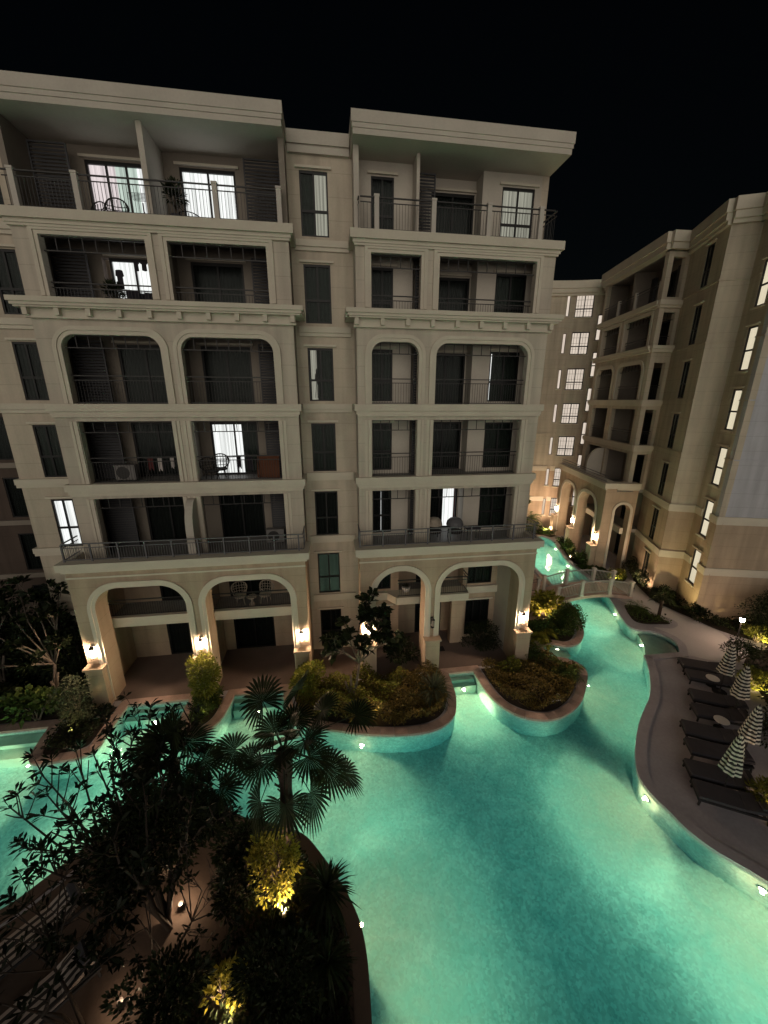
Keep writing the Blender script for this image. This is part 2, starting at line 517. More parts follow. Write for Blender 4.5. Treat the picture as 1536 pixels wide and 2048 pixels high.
# ------------------------------------------------------------------ windows, railings
def window(bld, F, x0, x1, z0, z1, y, cur='drape', cols=2, split=.4, lintel=True, name='window', curtains=None, sill=False, fr=.06, cd=.19):
    """frame set in a wall whose outer face is at depth y; pane, curtain(s), lintel are its pieces."""
    m = MB(F)
    a, b = y + .03, y + .11
    m.box(x0, x0 + fr, a, b, z0, z1); m.box(x1 - fr, x1, a, b, z0, z1)
    m.box(x0 + fr, x1 - fr, a, b, z1 - fr * 1.4, z1); m.box(x0 + fr, x1 - fr, a, b, z0, z0 + fr)
    for k in range(1, cols):
        c = x0 + (x1 - x0) * k / cols
        m.box(c - .035, c + .035, a + .005, b - .005, z0 + fr, z1 - fr * 1.4)
    if split:
        c = z0 + (z1 - z0) * split
        m.box(x0 + fr, x1 - fr, a + .008, b - .008, c - .045, c + .045)
    w = m.build(name, 'frame', bld)
    MB(F).box(x0 + fr, x1 - fr, y + .066, y + .074, z0 + fr, z1 - fr * 1.4).build('pane', 'glass', w)
    for (c0, c1, mt) in (curtains or [(0, 1, cur)]):
        xa, xb = x0 + (x1 - x0) * c0, x0 + (x1 - x0) * c1
        n = max(6, int((xb - xa) / .035))
        vs, fs = [], []
        for i in range(n + 1):
            x = xa + (xb - xa) * i / n
            d = y + cd + .022 * min(1, cd / .19) * math.sin(x * 42 + z0) + .008 * math.sin(x * 97)
            vs += [(x, d, z0), (x, d, z1)]
        for i in range(n):
            fs.append((2 * i, 2 * i + 2, 2 * i + 3, 2 * i + 1))
        MB(F).add(vs, fs).build('curtain', mt, w, smooth=True)
    if lintel:
        MB(F).box(x0 - .14, x1 + .14, y - .1, y - .002, z1 + .05, z1 + .13).build('lintel', 'trim', w)
    if sill:
        MB(F).box(x0 - .1, x1 + .1, y - .1, y - .002, z0 - .1, z0 - .02).build('sill', 'trim', w)
    return w


def railing(bld, F, x0, x1, y, z0, z1, step=.11, posts=None, mat='rail', bar=.012, name='railing'):
    m = MB(F)
    m.box(x0, x1, y - .025, y + .025, z1 - .04, z1)
    m.box(x0, x1, y - .012, y + .012, z1 - .2, z1 - .17)
    m.box(x0, x1, y - .015, y + .015, z0 + .06, z0 + .09)
    n = max(2, int((x1 - x0) / step))
    for i in range(1, n):
        x = x0 + (x1 - x0) * i / n
        m.box(x - bar / 2, x + bar / 2, y - bar / 2, y + bar / 2, z0 + .09, z1 - .2)
    for x in posts or []:
        m.box(x - .03, x + .03, y - .03, y + .03, z0, z1 - .04)
    return m.build(name, mat, bld)


def trellis(bld, F, x0, x1, ztop, drop, y, step=.42, inset=0.):
    m = MB(F)
    m.box(x0, x1, y - .02, y + .02, ztop - drop - .035, ztop - drop)
    m.box(x0 + inset, x1 - inset, y - .02, y + .02, ztop - .035, ztop - .002)
    n = max(2, round((x1 - x0) / step))
    for i in range(1, n):
        x = x0 + (x1 - x0) * i / n
        m.box(x - .013, x + .013, y - .013, y + .013, ztop - drop, ztop - .035)
    return m.build('trellis', 'steel', bld)


I4 = Matrix.Identity(4)
FL = [0, 0, 3.14, 6.28, 9.43, 12.58, 15.72, 18.87]      # FL[k] = floor level of storey k

# ------------------------------------------------------------------ MAIN BUILDING
bld = thing('apartment_building', 'cream seven-storey apartment block with arcaded balconies facing the pool', 'building', (0, 0, 0))
HIDE = 12.
LX0, LX1, RX0, RX1 = -10.35, -1.17, 1.3, 9.5

LO = [(-9.55, -6.15), (-5.42, -2.0)]
RO = [(1.9, 3.88), (4.62, 8.7)]
LD = [(-8.5, -6.42), (-5.22, -3.18)]

# recessed walls and back walls of the balconies
w = MB()
colwin = [(-.72, .36, FL[k] + .17, FL[k] + 2.35) for k in range(1, 8)]
farwin = [(-11.97, -11.1, FL[k] + .17, FL[k] + 2.35) for k in range(2, 8)]
w.holes(-12.95, LX0, 0, 22.2, farwin, 1.2, 1.5)
w.holes(LX1, RX0, 0, 22.2, colwin, 1.2, 1.5)
w.box(-12.95, -12.65, 1.5, HIDE, 0, 22.2)
w.holes(RX1 - .3, RX1 - .001, 0, 22.0, [], 1.2, HIDE)
w.box(-12.65, RX1 - .3, HIDE - .3, HIDE, 0, 22.2)
w.build('wall', 'warm', bld)
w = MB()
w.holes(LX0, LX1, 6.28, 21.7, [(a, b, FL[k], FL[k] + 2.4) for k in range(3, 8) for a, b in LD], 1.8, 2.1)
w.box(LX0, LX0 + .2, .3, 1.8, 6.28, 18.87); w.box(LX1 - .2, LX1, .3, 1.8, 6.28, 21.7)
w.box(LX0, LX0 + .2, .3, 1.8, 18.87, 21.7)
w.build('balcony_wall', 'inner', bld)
w = MB()
w.holes(RX0, 3.8, 6.28, 21.7, [(2.05, 2.97, FL[k] + .17, FL[k] + 2.35) for k in range(3, 8)], 1.2, 1.5)
w.holes(3.8, 6.65, 6.28, 21.7, [(4.7, 6.6, FL[k], FL[k] + 2.34) for k in range(3, 8)], 2.0, 2.3)
w.box(3.55, 3.8, 1.5, 2.3, 6.28, 21.7); w.box(6.65, 6.9, 1.5, 2.3, 6.28, 21.7)
w.holes(6.65, RX1 - .3, 6.28, 21.7, [(7.5, 8.92, FL[k] + .17, FL[k] + 2.35) for k in range(3, 8)], 1.2, 1.5)
w.box(RX0, RX0 + .2, .3, 1.2, 6.28, 21.7); w.box(RX1 - .2, RX1, .3, 1.2, 6.28, 18.87)
w.build('balcony_wall', 'plain', bld)
w = MB()
w.holes(LX0, LX1, 0, 6.0, [(a, b, FL[k], FL[k] + 2.3) for k in (1, 2) for a, b in LD], 1.8, 2.1)
w.box(LX0, LX0 + .2, -.3, 1.8, 0, 6.0); w.box(LX1 - .2, LX1, -.3, 1.8, 0, 6.0)
w.holes(RX0, 3.4, 0, 6.0, [(2.05, 2.97, FL[k] + .17, FL[k] + 2.3) for k in (1, 2)], 1.2, 1.5)
w.holes(3.4, 6.9, 0, 6.0, [(4.5, 6.0, FL[k], FL[k] + 2.3) for k in (1, 2)], 2.0, 2.3)
w.box(3.15, 3.4, 1.5, 2.3, 0, 6.0); w.box(6.9, 7.0, 1.5, 2.3, 0, 6.0)
w.box(6.2, 6.9, .75, 1.2, 0, 2.78)
w.holes(6.9, RX1 - .3, 0, 6.0, [(7.15, 8.5, FL[k] + .15, FL[k] + 2.3) for k in (1, 2)], 1.2, 1.5)
w.build('ground_storey_wall', 'pink', bld)

# floors of the balconies
s = MB()
for k in range(3, 8):
    s.box(LX0 + .2, LX1 - .2, .3, 1.8, FL[k] - .25, FL[k])
    s.box(RX0 + .2, RX1 - .2, .3, 1.2, FL[k] - .25, FL[k]); s.box(3.8, 6.65, 1.2, 2.0, FL[k] - .25, FL[k])
s.box(LX0 + .2, LX1 - .2, -.3, .3, 6.03, 6.28); s.box(RX0 + .2, RX1 - .2, -.3, .3, 6.03, 6.28)
s.build('balcony_floor', 'floor', bld)

# front screens
for (x0, x1, op) in ((LX0, LX1, LO), (RX0, RX1, RO)):
    m = MB()
    hs = [(a, b, z0, z1) for a, b in op for z0, z1 in ((6.28, 8.87), (9.5, 11.97), (12.62, 15.08), (16.22, 18.22))]
    m.holes(x0, x1, 6.28, 18.47, hs, 0, .3)
    for a, b in op:
        m.fillet(a, 15.08, 1, .5, .02, .28); m.fillet(b, 15.08, -1, .5, .02, .28)
    m.build('front_bay', 'cream', bld)
    t = MB()
    for a, b in op:
        t.trim(a, b, 12.64, 15.08, .5, .0, .14, -.045, 0); t.trim(a, b, 12.64, 15.08, .5, .14, .28, -.085, 0)
        t.trim(a, b, 16.32, 18.22, 0, .0, .12, -.035, 0); t.trim(a, b, 16.32, 18.22, 0, .12, .25, -.075, 0)
        for z0, z1 in ((9.51, 11.97), (6.7, 8.87)):
            t.box(a - .16, a - .02, -.05, 0, z0, z1); t.box(b + .02, b + .16, -.05, 0, z0, z1)
            t.box(a - .3, a - .2, -.03, 0, z0, z1); t.box(b + .2, b + .3, -.03, 0, z0, z1)
    t.build('opening_moulding', 'trim', bld)
    e = .0
    b = MB()
    # string courses of storeys 4 and 5, terrace edge of storey 7
    for z in (9.5, 12.63):
        b = MB()
        b.box(x0 - .14, x1 + .14, -.15, -.001, z - .28, z); b.box(x0 - .07, x1 + .07, -.08, -.001, z - .42, z - .28)
        b.box(x0 - .02, x1 + .02, -.095, -.002, z - .5, z - .42)
        b.box(x0 - .14, x0 - .001, -.001, 1.19, z - .28, z); b.box(x1 + .001, x1 + .14, -.001, 1.19, z - .28, z)
        b.build('string_course', 'trim', bld)
    b = MB()
    b.box(x0 - .2, x1 + .2, -.24, .3, 18.62, 18.92); b.box(x0 - .1, x1 + .1, -.14, -.001, 18.5, 18.62); b.box(x0 - .05, x1 + .05, -.1, -.001, 18.42, 18.5)
    b.box(x0 - .2, x0 - .001, .3, 1.19, 18.62, 18.92); b.box(x1 + .001, x1 + .2, .3, 1.19, 18.62, 18.92)
    b.build('string_course', 'trim', bld)
    c = MB()
    c.box(x0 - .42, x1 + .42, -.44, .001, 16.06, 16.22); c.box(x0 - .36, x1 + .36, -.38, .001, 15.96, 16.06); c.box(x0 - .3, x1 + .3, -.32, 0, 15.9, 15.96)
    c.box(x0 - .42, x0 - .001, .001, 1.19, 15.96, 16.22); c.box(x1 + .001, x1 + .42, .001, 1.19, 15.96, 16.22)
    c.box(x0 - .12, x1 + .12, -.14, -.001, 15.58, 15.66)
    n = round((x1 - x0) / 1.0)
    for i in range(n + 1):
        x = x0 + (x1 - x0) * i / n
        c.box(x - .08, x + .08, -.28, -.001, 15.66, 15.9)
    c.box(x0 - .1, x1 + .1, -.1, -.002, 15.66, 15.9)
    c.build('cornice', 'trim', bld)
    # roof edge
    r = MB()
    r.box(x0 - .05, x1 + .0, -.3, 2.3, 21.7, 22.02); r.box(x0 - .1, x1 + .06, -.36, -.05, 22.02, 22.37); r.box(x0 - .08, x1 + .03, -.33, -.301, 21.88, 22.02)
    r.box(x0 - .1, x0 + .2, -.05, HIDE, 22.02, 22.36); r.box(x1 - .24, x1 + .06, -.05, HIDE, 22.02, 22.36)
    r.box(x0, x1, 2.3, HIDE - .3, 21.75, 22.0)
    r.build('parapet', 'plain', bld)
r = MB(); r.box(LX1 + .06, RX0 - .1, .98, 1.5, 21.95, 22.36); r.box(LX1 + .06, RX0 - .1, 1.06, 1.199, 21.7, 21.95)
r.build('parapet', 'plain', bld); r = MB()
r.box(-13.1, LX0 - .1, .98, 1.5, 21.95, 22.36)
r.build('parapet', 'plain', bld)
# string courses on the recessed walls
for z in (3.32, 6.5, 9.6, 12.68, 15.8, 18.95):
    for a, c in ((LX1 + .16, RX0 - .16), (-13.08, LX0 - .16)):
        b = MB()
        b.box(a, c, 1.06, 1.199, z - .28, z - .05); b.box(a, c, 1.12, 1.199, z - .42, z - .28)
        if a < -13: b.box(-13.08, -12.951, 1.2, 6, z - .28, z - .05)
        b.build('string_course', 'trim', bld)
    b = MB()
    b.box(RX1 + .001, RX1 + .12, 1.3, HIDE, z - .3, z - .03)
    b.build('string_course', 'trim', bld)

# arcades
LA = [(-9.72, -6.2), (-5.42, -1.88)]; RA = [(1.9, 4.2), (4.92, 8.8)]
for (x0, x1, op, r) in ((-10.5, LX1, LA, 1.0), (1.2, RX1, RA, 1.08)):
    m = MB()
    m.holes(x0, x1, 0, 6.3, [(a, b, 0, 5.42) for a, b in op], -1.2, -.3)
    for a, b in op:
        m.fillet(a, 5.42, 1, r, -1.19, -.31, 14); m.fillet(b, 5.42, -1, r, -1.19, -.31, 14)
    m.build('arcade', 'pink', bld)
    t = MB()
    for a, b in op:
        t.trim(a, b, 0.01, 5.42, r, .0, .13, -1.235, -1.2, 14); t.trim(a, b, .01, 5.42, r, .13, .27, -1.275, -1.2, 14)
    t.build('arch_moulding', 'trim', bld)
    c = MB()
    c.box(x0 - .2, x1 + .2, -1.42, -.9, 6.3, 6.6); c.box(x0 - .2, x0 + .12, -.9, -.001, 6.3, 6.6); c.box(x1 - .12, x1 + .2, -.9, -.001, 6.3, 6.6)
    c.box(x0 - .1, x1 + .1, -1.3, -1.201, 6.18, 6.3); c.box(x0 - .03, x1 + .03, -1.235, -1.201, 5.9, 5.97)
    c.build('arcade_cornice', 'trim', bld)
    railing(bld, I4, x0 + .02, x1 - .02, -1.1, 6.6, 7.36, .1, posts=[x0 + .02 + 1.01 * i for i in range(int((x1 - x0) / 1.01) + 1)], bar=.012)
    for xx in (x0 + .02, x1 - .02):
        F, _ = frame((xx, -1.1), (xx, 0))
        railing(bld, F, .05, 1.05, 0, 6.6, 7.36, .1, bar=.012)
m = MB()
m.box(RX1 - .7, RX1 - .002, -.3, 1.2, 0, 6.0)
m.build('arcade_side_wall', 'plain', bld)
PED = [(-10.12, .66), (-5.81, .7), (-1.5, .62), (1.55, .66), (4.56, .7), (9.15, .7)]
for x, wd in PED:
    m = MB()
    m.box(x - wd / 2, x + wd / 2, -1.55, -1.2, 0, 1.84); m.box(x - wd / 2 - .06, x + wd / 2 + .06, -1.61, -1.2, 1.84, 1.93)
    m.box(x - wd / 2 - .03, x + wd / 2 + .03, -1.58, -1.2, 0, .16)
    m.build('pedestal', 'pink', bld)
# balconies of the second storey
m = MB(); m.box(LX0 + .2, LX1 - .2, 0, .22, 2.88, 3.36); m.box(LX0 + .2, LX1 - .2, -.06, -.001, 3.2, 3.38)
m.build('balcony_edge', 'trim', bld)
m = MB(); m.box(LX0 + .2, LX1 - .2, .22, 1.8, 2.9, 3.14); m.build('balcony_floor', 'floor', bld)
for a, b in ((-.3, 0), (.24, 3.14)):
    m = MB(); m.box(-5.9, -5.72, a, 1.8, b, 2.88 if b == 0 else 6.0); m.build('divider_wall', 'pink', bld)
for a, b in ((LX0 + .2, -5.92), (-5.7, LX1 - .2)):
    railing(bld, I4, a, b, .1, 3.36, 4.2, .1, mat='steel')
pts = [(1.5, 1.2), (1.5, .95), (2.75, .95), (3.15, .35), (6.95, .35), (6.95, 1.2)]
m = MB(); m.prism(pts, 'z', 2.8, 3.2); m.build('balcony_edge', 'trim', bld); m = MB(); m.box(6.951, RX1 - .7, 1.02, 1.199, 2.8, 3.2); m.build('balcony_edge', 'trim', bld)
m = MB(); m.box(3.4, 6.95, 1.2, 2.0, 2.9, 3.14); m.build('balcony_floor', 'floor', bld)
railing(bld, I4, 3.2, 6.9, .42, 3.2, 4.15, .1, mat='steel')
F, _ = frame((6.9, .42), (6.9, 1.2)); railing(bld, F, .05, .75, 0, 3.2, 4.15, .1, mat='steel')

# windows and doors.  storey 1..7
colcur = {1: 'drape2', 2: 'aqua', 3: 'drape2', 4: 'drape', 5: None, 6: 'drape', 7: None}
for k in range(1, 8):
    z0, z1 = FL[k] + .17, FL[k] + 2.35
    if k == 7:
        window(bld, I4, -.72, .36, z0, z1, 1.2, curtains=[(0, .5, 'drape'), (.5, 1, 'litdim')])
    elif k == 5:
        window(bld, I4, -.72, .36, z0, z1, 1.2, curtains=[(0, .1, 'drape2'), (.1, .34, 'litdim'), (.34, .52, 'drape2'), (.52, .9, 'drape'), (.9, 1, 'drape2')])
    else:
        window(bld, I4, -.72, .36, z0, z1, 1.2, cur=colcur[k])
    if k >= 2:
        if k == 3:
            window(bld, I4, -11.97, -11.1, z0, z1, 1.2, cur='lit')
        else:
            window(bld, I4, -11.97, -11.1, z0, z1, 1.2, cur='drape2' if k in (5, 6, 7) else 'drape')
for k in range(1, 8):
    a, b = LD[0]
    curl = 'drape2'
    if k == 7:
        window(bld, I4, a, b, FL[k], FL[k] + 2.4, 1.8, cols=3, split=0, name='sliding_door', curtains=[(0, .45, 'litpink'), (.45, .82, 'litgreen'), (.82, 1, 'lit')], fr=.08)
        window(bld, I4, *LD[1], FL[k], FL[k] + 2.4, 1.8, cols=2, split=0, name='sliding_door', cur='lit', fr=.08)
    elif k == 6:
        window(bld, I4, a + .25, b, FL[k], FL[k] + 2.4, 1.8, cols=2, split=0, name='sliding_door', cur='lit', fr=.08)
        window(bld, I4, *LD[1], FL[k], FL[k] + 2.4, 1.8, cols=2, split=0, name='sliding_door', cur='drape2', fr=.08)
    elif k == 4:
        window(bld, I4, a, b, FL[k], FL[k] + 2.4, 1.8, cols=2, split=0, name='sliding_door', cur='drape2', fr=.08)
        window(bld, I4, *LD[1], FL[k], FL[k] + 2.4, 1.8, cols=2, split=0, name='sliding_door', curtains=[(0, .64, 'lit'), (.64, 1, 'drape')], fr=.08)
    else:
        zz = FL[k] + (2.4 if k > 2 else 2.3)
        for q in LD:
            window(bld, I4, *q, FL[k], zz, 1.8, cols=2, split=0, name='sliding_door', cur='drape2', fr=.08)
for k in range(1, 8):
    z0, z1 = FL[k] + .17, FL[k] + (2.35 if k > 2 else 2.3)
    if k == 3:
        window(bld, I4, 2.05, 2.97, z0, z1, 1.2, curtains=[(0, .46, 'drape2'), (.46, .56, 'lit'), (.56, 1, 'drape2')])
    else:
        window(bld, I4, 2.05, 2.97, z0, z1, 1.2, cur='drape' if k in (4, 5, 2) else 'drape2')
    if k <= 2:
        window(bld, I4, 4.5, 6.0, FL[k], z1, 2.0, cols=2, split=0, name='sliding_door', cur='drape2', fr=.08)
        window(bld, I4, 7.15, 8.5, FL[k] + .15, z1, 1.2, cols=3, split=.35 if k == 1 else 0, cur='drape2' if k == 1 else 'drape')
    else:
        cu = [(0, 1, 'drape2')]
        if k == 3: cu = [(0, .62, 'drape2'), (.62, .93, 'lit'), (.93, 1, 'red')]
        window(bld, I4, 4.7, 6.6, FL[k], FL[k] + 2.34, 2.0, cols=2, split=0, name='sliding_door', curtains=cu, fr=.08)
        cu = [(0, 1, 'drape')]
        if k == 7: cu = [(0, .5, 'litdim'), (.5, 1, 'litdim')]
        if k == 5: cu = [(0, .12, 'lit'), (.12, .5, 'drape'), (.5, .57, 'litdim'), (.57, 1, 'drape')]
        window(bld, I4, 7.5, 8.92, z0, z1, 1.2, curtains=cu)
# lit corner of a room seen under the short curtain, 5th and 7th storey of the window column
# trellises and railings in the openings
for op in (LO, RO):
    for a, b in op:
        for k, ztop, ins in ((3, 8.87, 0), (4, 11.97, 0), (5, 15.08, .3), (6, 18.22, 0)):
            trellis(bld, I4, a + .002, b - .002, ztop, .42, .17, inset=ins)
            if k > 3:
                railing(bld, I4, a + .002, b - .002, .2, FL[k] + .02, FL[k] + 1.1, .11, mat='steel')
# top terraces: posts, railings, dividers, louvred screens
LP = [-9.95, -8.05, -3.6, -1.42]; RP = [2.12, 4.31, 6.52, 8.67]
for x in LP + RP:
    m = MB(); m.box(x - .085, x + .085, -.08, .09, 18.93, 20.02); m.box(x - .1, x + .1, -.095, .105, 20.02, 20.09); m.build('railing_post', 'post', bld)
xs = [LX0] + LP
for a, b in zip(xs[:-1], xs[1:]):
    if b - a > .3:
        railing(bld, I4, a + .09, b - .09, 0, 18.93, 20.03, .11, mat='steel')
xs = [1.42] + RP + [9.35]
for a, b in zip(xs[:-1], xs[1:]):
    railing(bld, I4, a + .09, b - .09, 0, 18.93, 20.03, .11, mat='steel')
F, _ = frame((9.35, 0), (9.35, 1.2)); railing(bld, F, .02, 1.18, 0, 18.93, 20.03, .11, mat='steel')
F, _ = frame((1.45, 1.2), (1.45, 0)); railing(bld, F, .02, 1.18, 0, 18.93, 20.03, .11, mat='steel')
m = MB(); m.box(-5.95, -5.77, .1, 1.8, 18.93, 21.7); m.build('divider_wall', 'plain', bld)
m = MB(); m.box(3.72, 3.84, .45, 2.0, 18.93, 21.7); m.build('divider_wall', 'plain', bld)
for k in (4, 5, 6):
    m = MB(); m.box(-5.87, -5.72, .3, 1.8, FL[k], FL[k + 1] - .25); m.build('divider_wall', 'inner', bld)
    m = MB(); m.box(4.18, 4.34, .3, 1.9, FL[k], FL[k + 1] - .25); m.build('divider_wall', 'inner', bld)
# party wall on the arcade roof, its top swept down in a curve
pts = [(.3, 6.28), (-.82, 6.28), (-.82, 7.5)] + [(-.82 + .7 * (1 - math.cos(t)), 7.5 + 1.3 * math.sin(t)) for t in [PI / 2 * i / 8 for i in range(1, 9)]] + [(.3, 8.8)]
m = MB(); m.prism(pts, 'x', -5.93, -5.63); m.build('divider_wall', 'plain', bld)


def louvre(x0, x1, y, z0, z1):
    m = MB()
    m.box(x0, x0 + .05, y, y + .06, z0, z1); m.box(x1 - .05, x1, y, y + .06, z0, z1); m.box(x0 + .05, x1 - .05, y, y + .06, z1 - .05, z1)
    n = int((z1 - z0) / .11)
    for i in range(n):
        z = z0 + .02 + i * .11
        m.add([(x0 + .05, y + .005, z), (x1 - .05, y + .005, z), (x1 - .05, y + .055, z + .085), (x0 + .05, y + .055, z + .085),
               (x0 + .05, y + .017, z), (x1 - .05, y + .017, z), (x1 - .05, y + .067, z + .085), (x0 + .05, y + .067, z + .085)],
              [(0, 1, 2, 3), (7, 6, 5, 4), (0, 4, 5, 1), (3, 2, 6, 7)])
    return m.build('louvre_screen', 'metalgrey', bld)


for k in range(3, 8):
    h = 2.45 if k < 7 else 2.55
    louvre(-9.95, -8.72, 1.15, FL[k] + .05, FL[k] + h)
    louvre(-2.75, -1.42, 1.15, FL[k] + .05, FL[k] + h)
    louvre(3.86, 4.64 if k == 7 else 4.17, 1.1 if k == 7 else .9, FL[k] + .05, FL[k] + h)

# wing set back at the far end
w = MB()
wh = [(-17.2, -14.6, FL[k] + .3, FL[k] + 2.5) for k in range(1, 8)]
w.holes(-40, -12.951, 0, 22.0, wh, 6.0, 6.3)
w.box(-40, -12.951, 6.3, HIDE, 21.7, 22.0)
w.build('wing_wall', 'wingshade', bld)
for q in wh:
    window(bld, I4, *q, 6.0, cols=2, split=0, cur='drape2', lintel=False)
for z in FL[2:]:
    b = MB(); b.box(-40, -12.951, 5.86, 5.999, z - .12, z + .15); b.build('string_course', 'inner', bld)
b = MB()
b.box(-40, -12.951, 5.8, 5.999, 21.6, 22.05)
b.build('string_course', 'trim', bld)


# ------------------------------------------------------------------ lanterns
def lantern(x, y, z, label, lit=True, group='wall lanterns on the arcade piers', rz=0.):
    t = thing('wall_lantern', label, 'lantern', (x, y, z), group)
    F = Matrix.Translation((x, y, z)) @ Matrix.Rotation(rz, 4, 'Z')
    m = MB(F)
    m.box(-.07, .07, -.03, -.003, -.16, .22); m.build('back_plate', 'steel', t)
    m = MB(F); m.tube([(0, -.03, .12), (0, -.1, .2), (0, -.17, .22)], .012, 6); m.build('bracket', 'steel', t)
    m = MB(F)
    for sx in (-1, 1):
        for sy in (-1, 1):
            m.bar((sx * .085, -.17 + sy * .085, .14), (sx * .06, -.17 + sy * .06, -.24), .012)
    m.box(-.07, .07, -.24, -.1, -.26, -.24); m.box(-.09, .09, -.26, -.08, .135, .15)
    m.build('cage', 'steel', t)
    m = MB(F); m.lathe([(.11, .15), (.07, .2), (.03, .24), (.012, .3)], (0, -.17), 8); m.build('cap', 'steel', t)
    m = MB(F); m.lathe([(.028, -.22), (.04, -.16), (.042, .02), (.02, .1)], (0, -.17), 10); m.build('bulb', 'bulb' if lit else 'white', t)
    return t


LANT = [(-10.12, 'lit lantern on the outermost arcade pier by the dark trees'), (-5.81, 'lit lantern on the pier between the two wide arches, above the leafy bush'),
        (-1.5, 'lit lantern on the pier beside the narrow window column, right of the wide arches'), (1.55, 'lit lantern half hidden by the big-leaved tree'),
        (9.15, 'lit lantern on the corner pier nearest the footbridge')]
for x, lb in LANT:
    lantern(x, -1.2, 2.62, lb)
lantern(4.56, -1.2, 2.75, 'unlit dark lantern on the slim pier between the two narrower arches', lit=False)

# ------------------------------------------------------------------ SECOND BUILDING (right, its long side turned towards the pool channel)
bl2 = thing('apartment_building', 'long seven-storey block across the channel with lit stairwell windows and a curved far wing', 'building', (21.84, 1.19, 0))
G2 = [0, .1, 3.28, 6.43, 9.6, 12.75, 15.9, 19.05]
TOP2 = 22.9
A0, A, B, C, D, E, Fp = (46, -5.3), (21.84, 1.19), (22.85, 3.53), (21.55, 4.1), (23.3, 8.2), (21.84, 8.26), (23.6, 16.4)


def seg(P, Q, hs, mat='warm', lower='pink', name='wall', zl=6.3, band=True, z1=22.2):
    Fm, ln = frame(P, Q)
    lo = [(a, b, c, min(d, zl)) for a, b, c, d in hs if c < zl]
    hi = [(a, b, max(c, zl), d) for a, b, c, d in hs if d > zl]
    MB(Fm).holes(0, ln, 0, zl, lo, 0, .3).build(name, lower, bl2)
    MB(Fm).holes(0, ln, zl, z1, hi, 0, .3).build(name, mat, bl2)
    if band:
        m = MB(Fm)
        for z in (G2[2], G2[3], 9.7, 12.85, 16.0, 19.15):
            cut = sorted((a, b) for a, b, c, d in hs if c < z + .06 and d > z - .43)
            xs = [-.07] + [v for a, b in cut for v in (a - .02, b + .02)] + [ln + .07]
            for a, b in zip(xs[::2], xs[1::2]):
                if z < 7: m.box(a, b, -.08, -.001, z - .3, z + .05); m.box(a + .01, b - .01, -.04, -.001, z - .42, z - .3)
                else: m.box(a, b, -.05, -.001, z - .04, z + .03)
                m.build('string_course', 'trim' if z < 7 else mat, bl2)
                m = MB(Fm)
    m = MB(Fm)
    m.box(-.05, ln + .05, -.32, .3, 21.95, 22.3); m.box(-.12, ln + .12, -.4, -.05, 22.3, TOP2); m.box(-.03, ln + .03, -.2, -.001, 21.75, 21.95)
    m.build('parapet', 'trim', bl2)
    return Fm, ln


# side wall with no openings, facing the camera
seg(A, A0, [], 'grey', 'pink', zl=6.4)
# stairwell face
Fm, ln = frame(B, A)
sw = [(ln * .36, ln * .36 + .85, 1.78 + 3.15 * k, 3.98 + 3.15 * k) for k in range(6)]
seg(B, A, sw)
for q in sw:
    window(bl2, Fm, *q, 0, cur='stair', cols=1, split=.46, lintel=True, sill=True, cd=.105)
seg(C, B, [])
Fm, ln = frame(D, C)
fw = [(ln * .5, ln * .5 + .85, G2[k] + .2, G2[k] + 2.4) for k in range(1, 8)]
seg(D, C, fw)
for q in fw:
    window(bl2, Fm, *q, 0, cur='drape2', sill=False)
# projecting bay: side E-D and front F-E
Fs, ls = frame(E, D)
Ff, lf = frame(Fp, E)
so = [(.35, 1.2)]
fo = [(.75, 3.5), (4.25, 7.6)]
for Fm, ln, op in ((Fs, ls, so), (Ff, lf, fo)):
    m = MB(Fm)
    hs = [(a, b, z0, z1) for a, b in op for z0, z1 in ((6.43, 9.05), (9.72, 12.2), (12.87, 15.3), (16.4, 18.4))]
    if ln < 3: hs = [(a, b, z0, z1) for a, b in op for z0, z1 in ((6.43, 9.05), (9.72, 12.2), (12.87, 15.3), (16.4, 18.4), (19.3, 21.6))]
    m.holes(0, ln, 6.43, 18.65 if ln > 3 else 21.9, hs, 0, .3)
    if ln > 3:
        for a, b in op:
            m.fillet(a, 15.3, 1, .55, .02, .28); m.fillet(b, 15.3, -1, .55, .02, .28)
    m.build('front_bay', 'warm', bl2)
    t = MB(Fm)
    if ln > 3:
        for a, b in op:
            t.trim(a, b, 12.88, 15.3, .55, 0, .26, -.07, 0)
            t.trim(a, b, 16.42, 18.4, 0, 0, .22, -.06, 0)
        t.build('opening_moulding', 'trim', bl2)
    for z in (9.7, 12.85):
        b = MB(Fm); b.box(-.12, ln + .02, -.14, -.001, z - .3, z); b.box(-.06, ln + .01, -.07, -.001, z - .42, z - .3); b.build('string_course', 'trim', bl2)
    b = MB(Fm); b.box(-.2, ln + .02, -.3, -.001, 16.15, 16.35); b.box(-.12, ln + .02, -.2, -.001, 15.95, 16.15)
    b.build('cornice', 'trim', bl2); b = MB(Fm)
    b.box(-.2, ln + .02, -.24, -.001, 18.8, 19.1); b.box(-.1, ln + .02, -.14, -.001, 18.66, 18.8)
    b.build('string_course', 'trim', bl2)
    m = MB(Fm)
    m.box(-.1, ln + .1, -.3, .3, 21.95, 22.3); m.box(-.18, ln + .18, -.4, -.05, 22.3, TOP2)
    m.build('parapet', 'trim', bl2)
    for a, b in op:
        trellis(bl2, Fm, a + .002, b - .002, 18.4, .4, .15)
        if ln > 3: trellis(bl2, Fm, a + .002, b - .002, 15.3, .42, .15, inset=.4)
        for k in (4, 5, 6):
            railing(bl2, Fm, a + .002, b - .002, .2, G2[k] + .02, G2[k] + 1.1, .14, mat='steel')
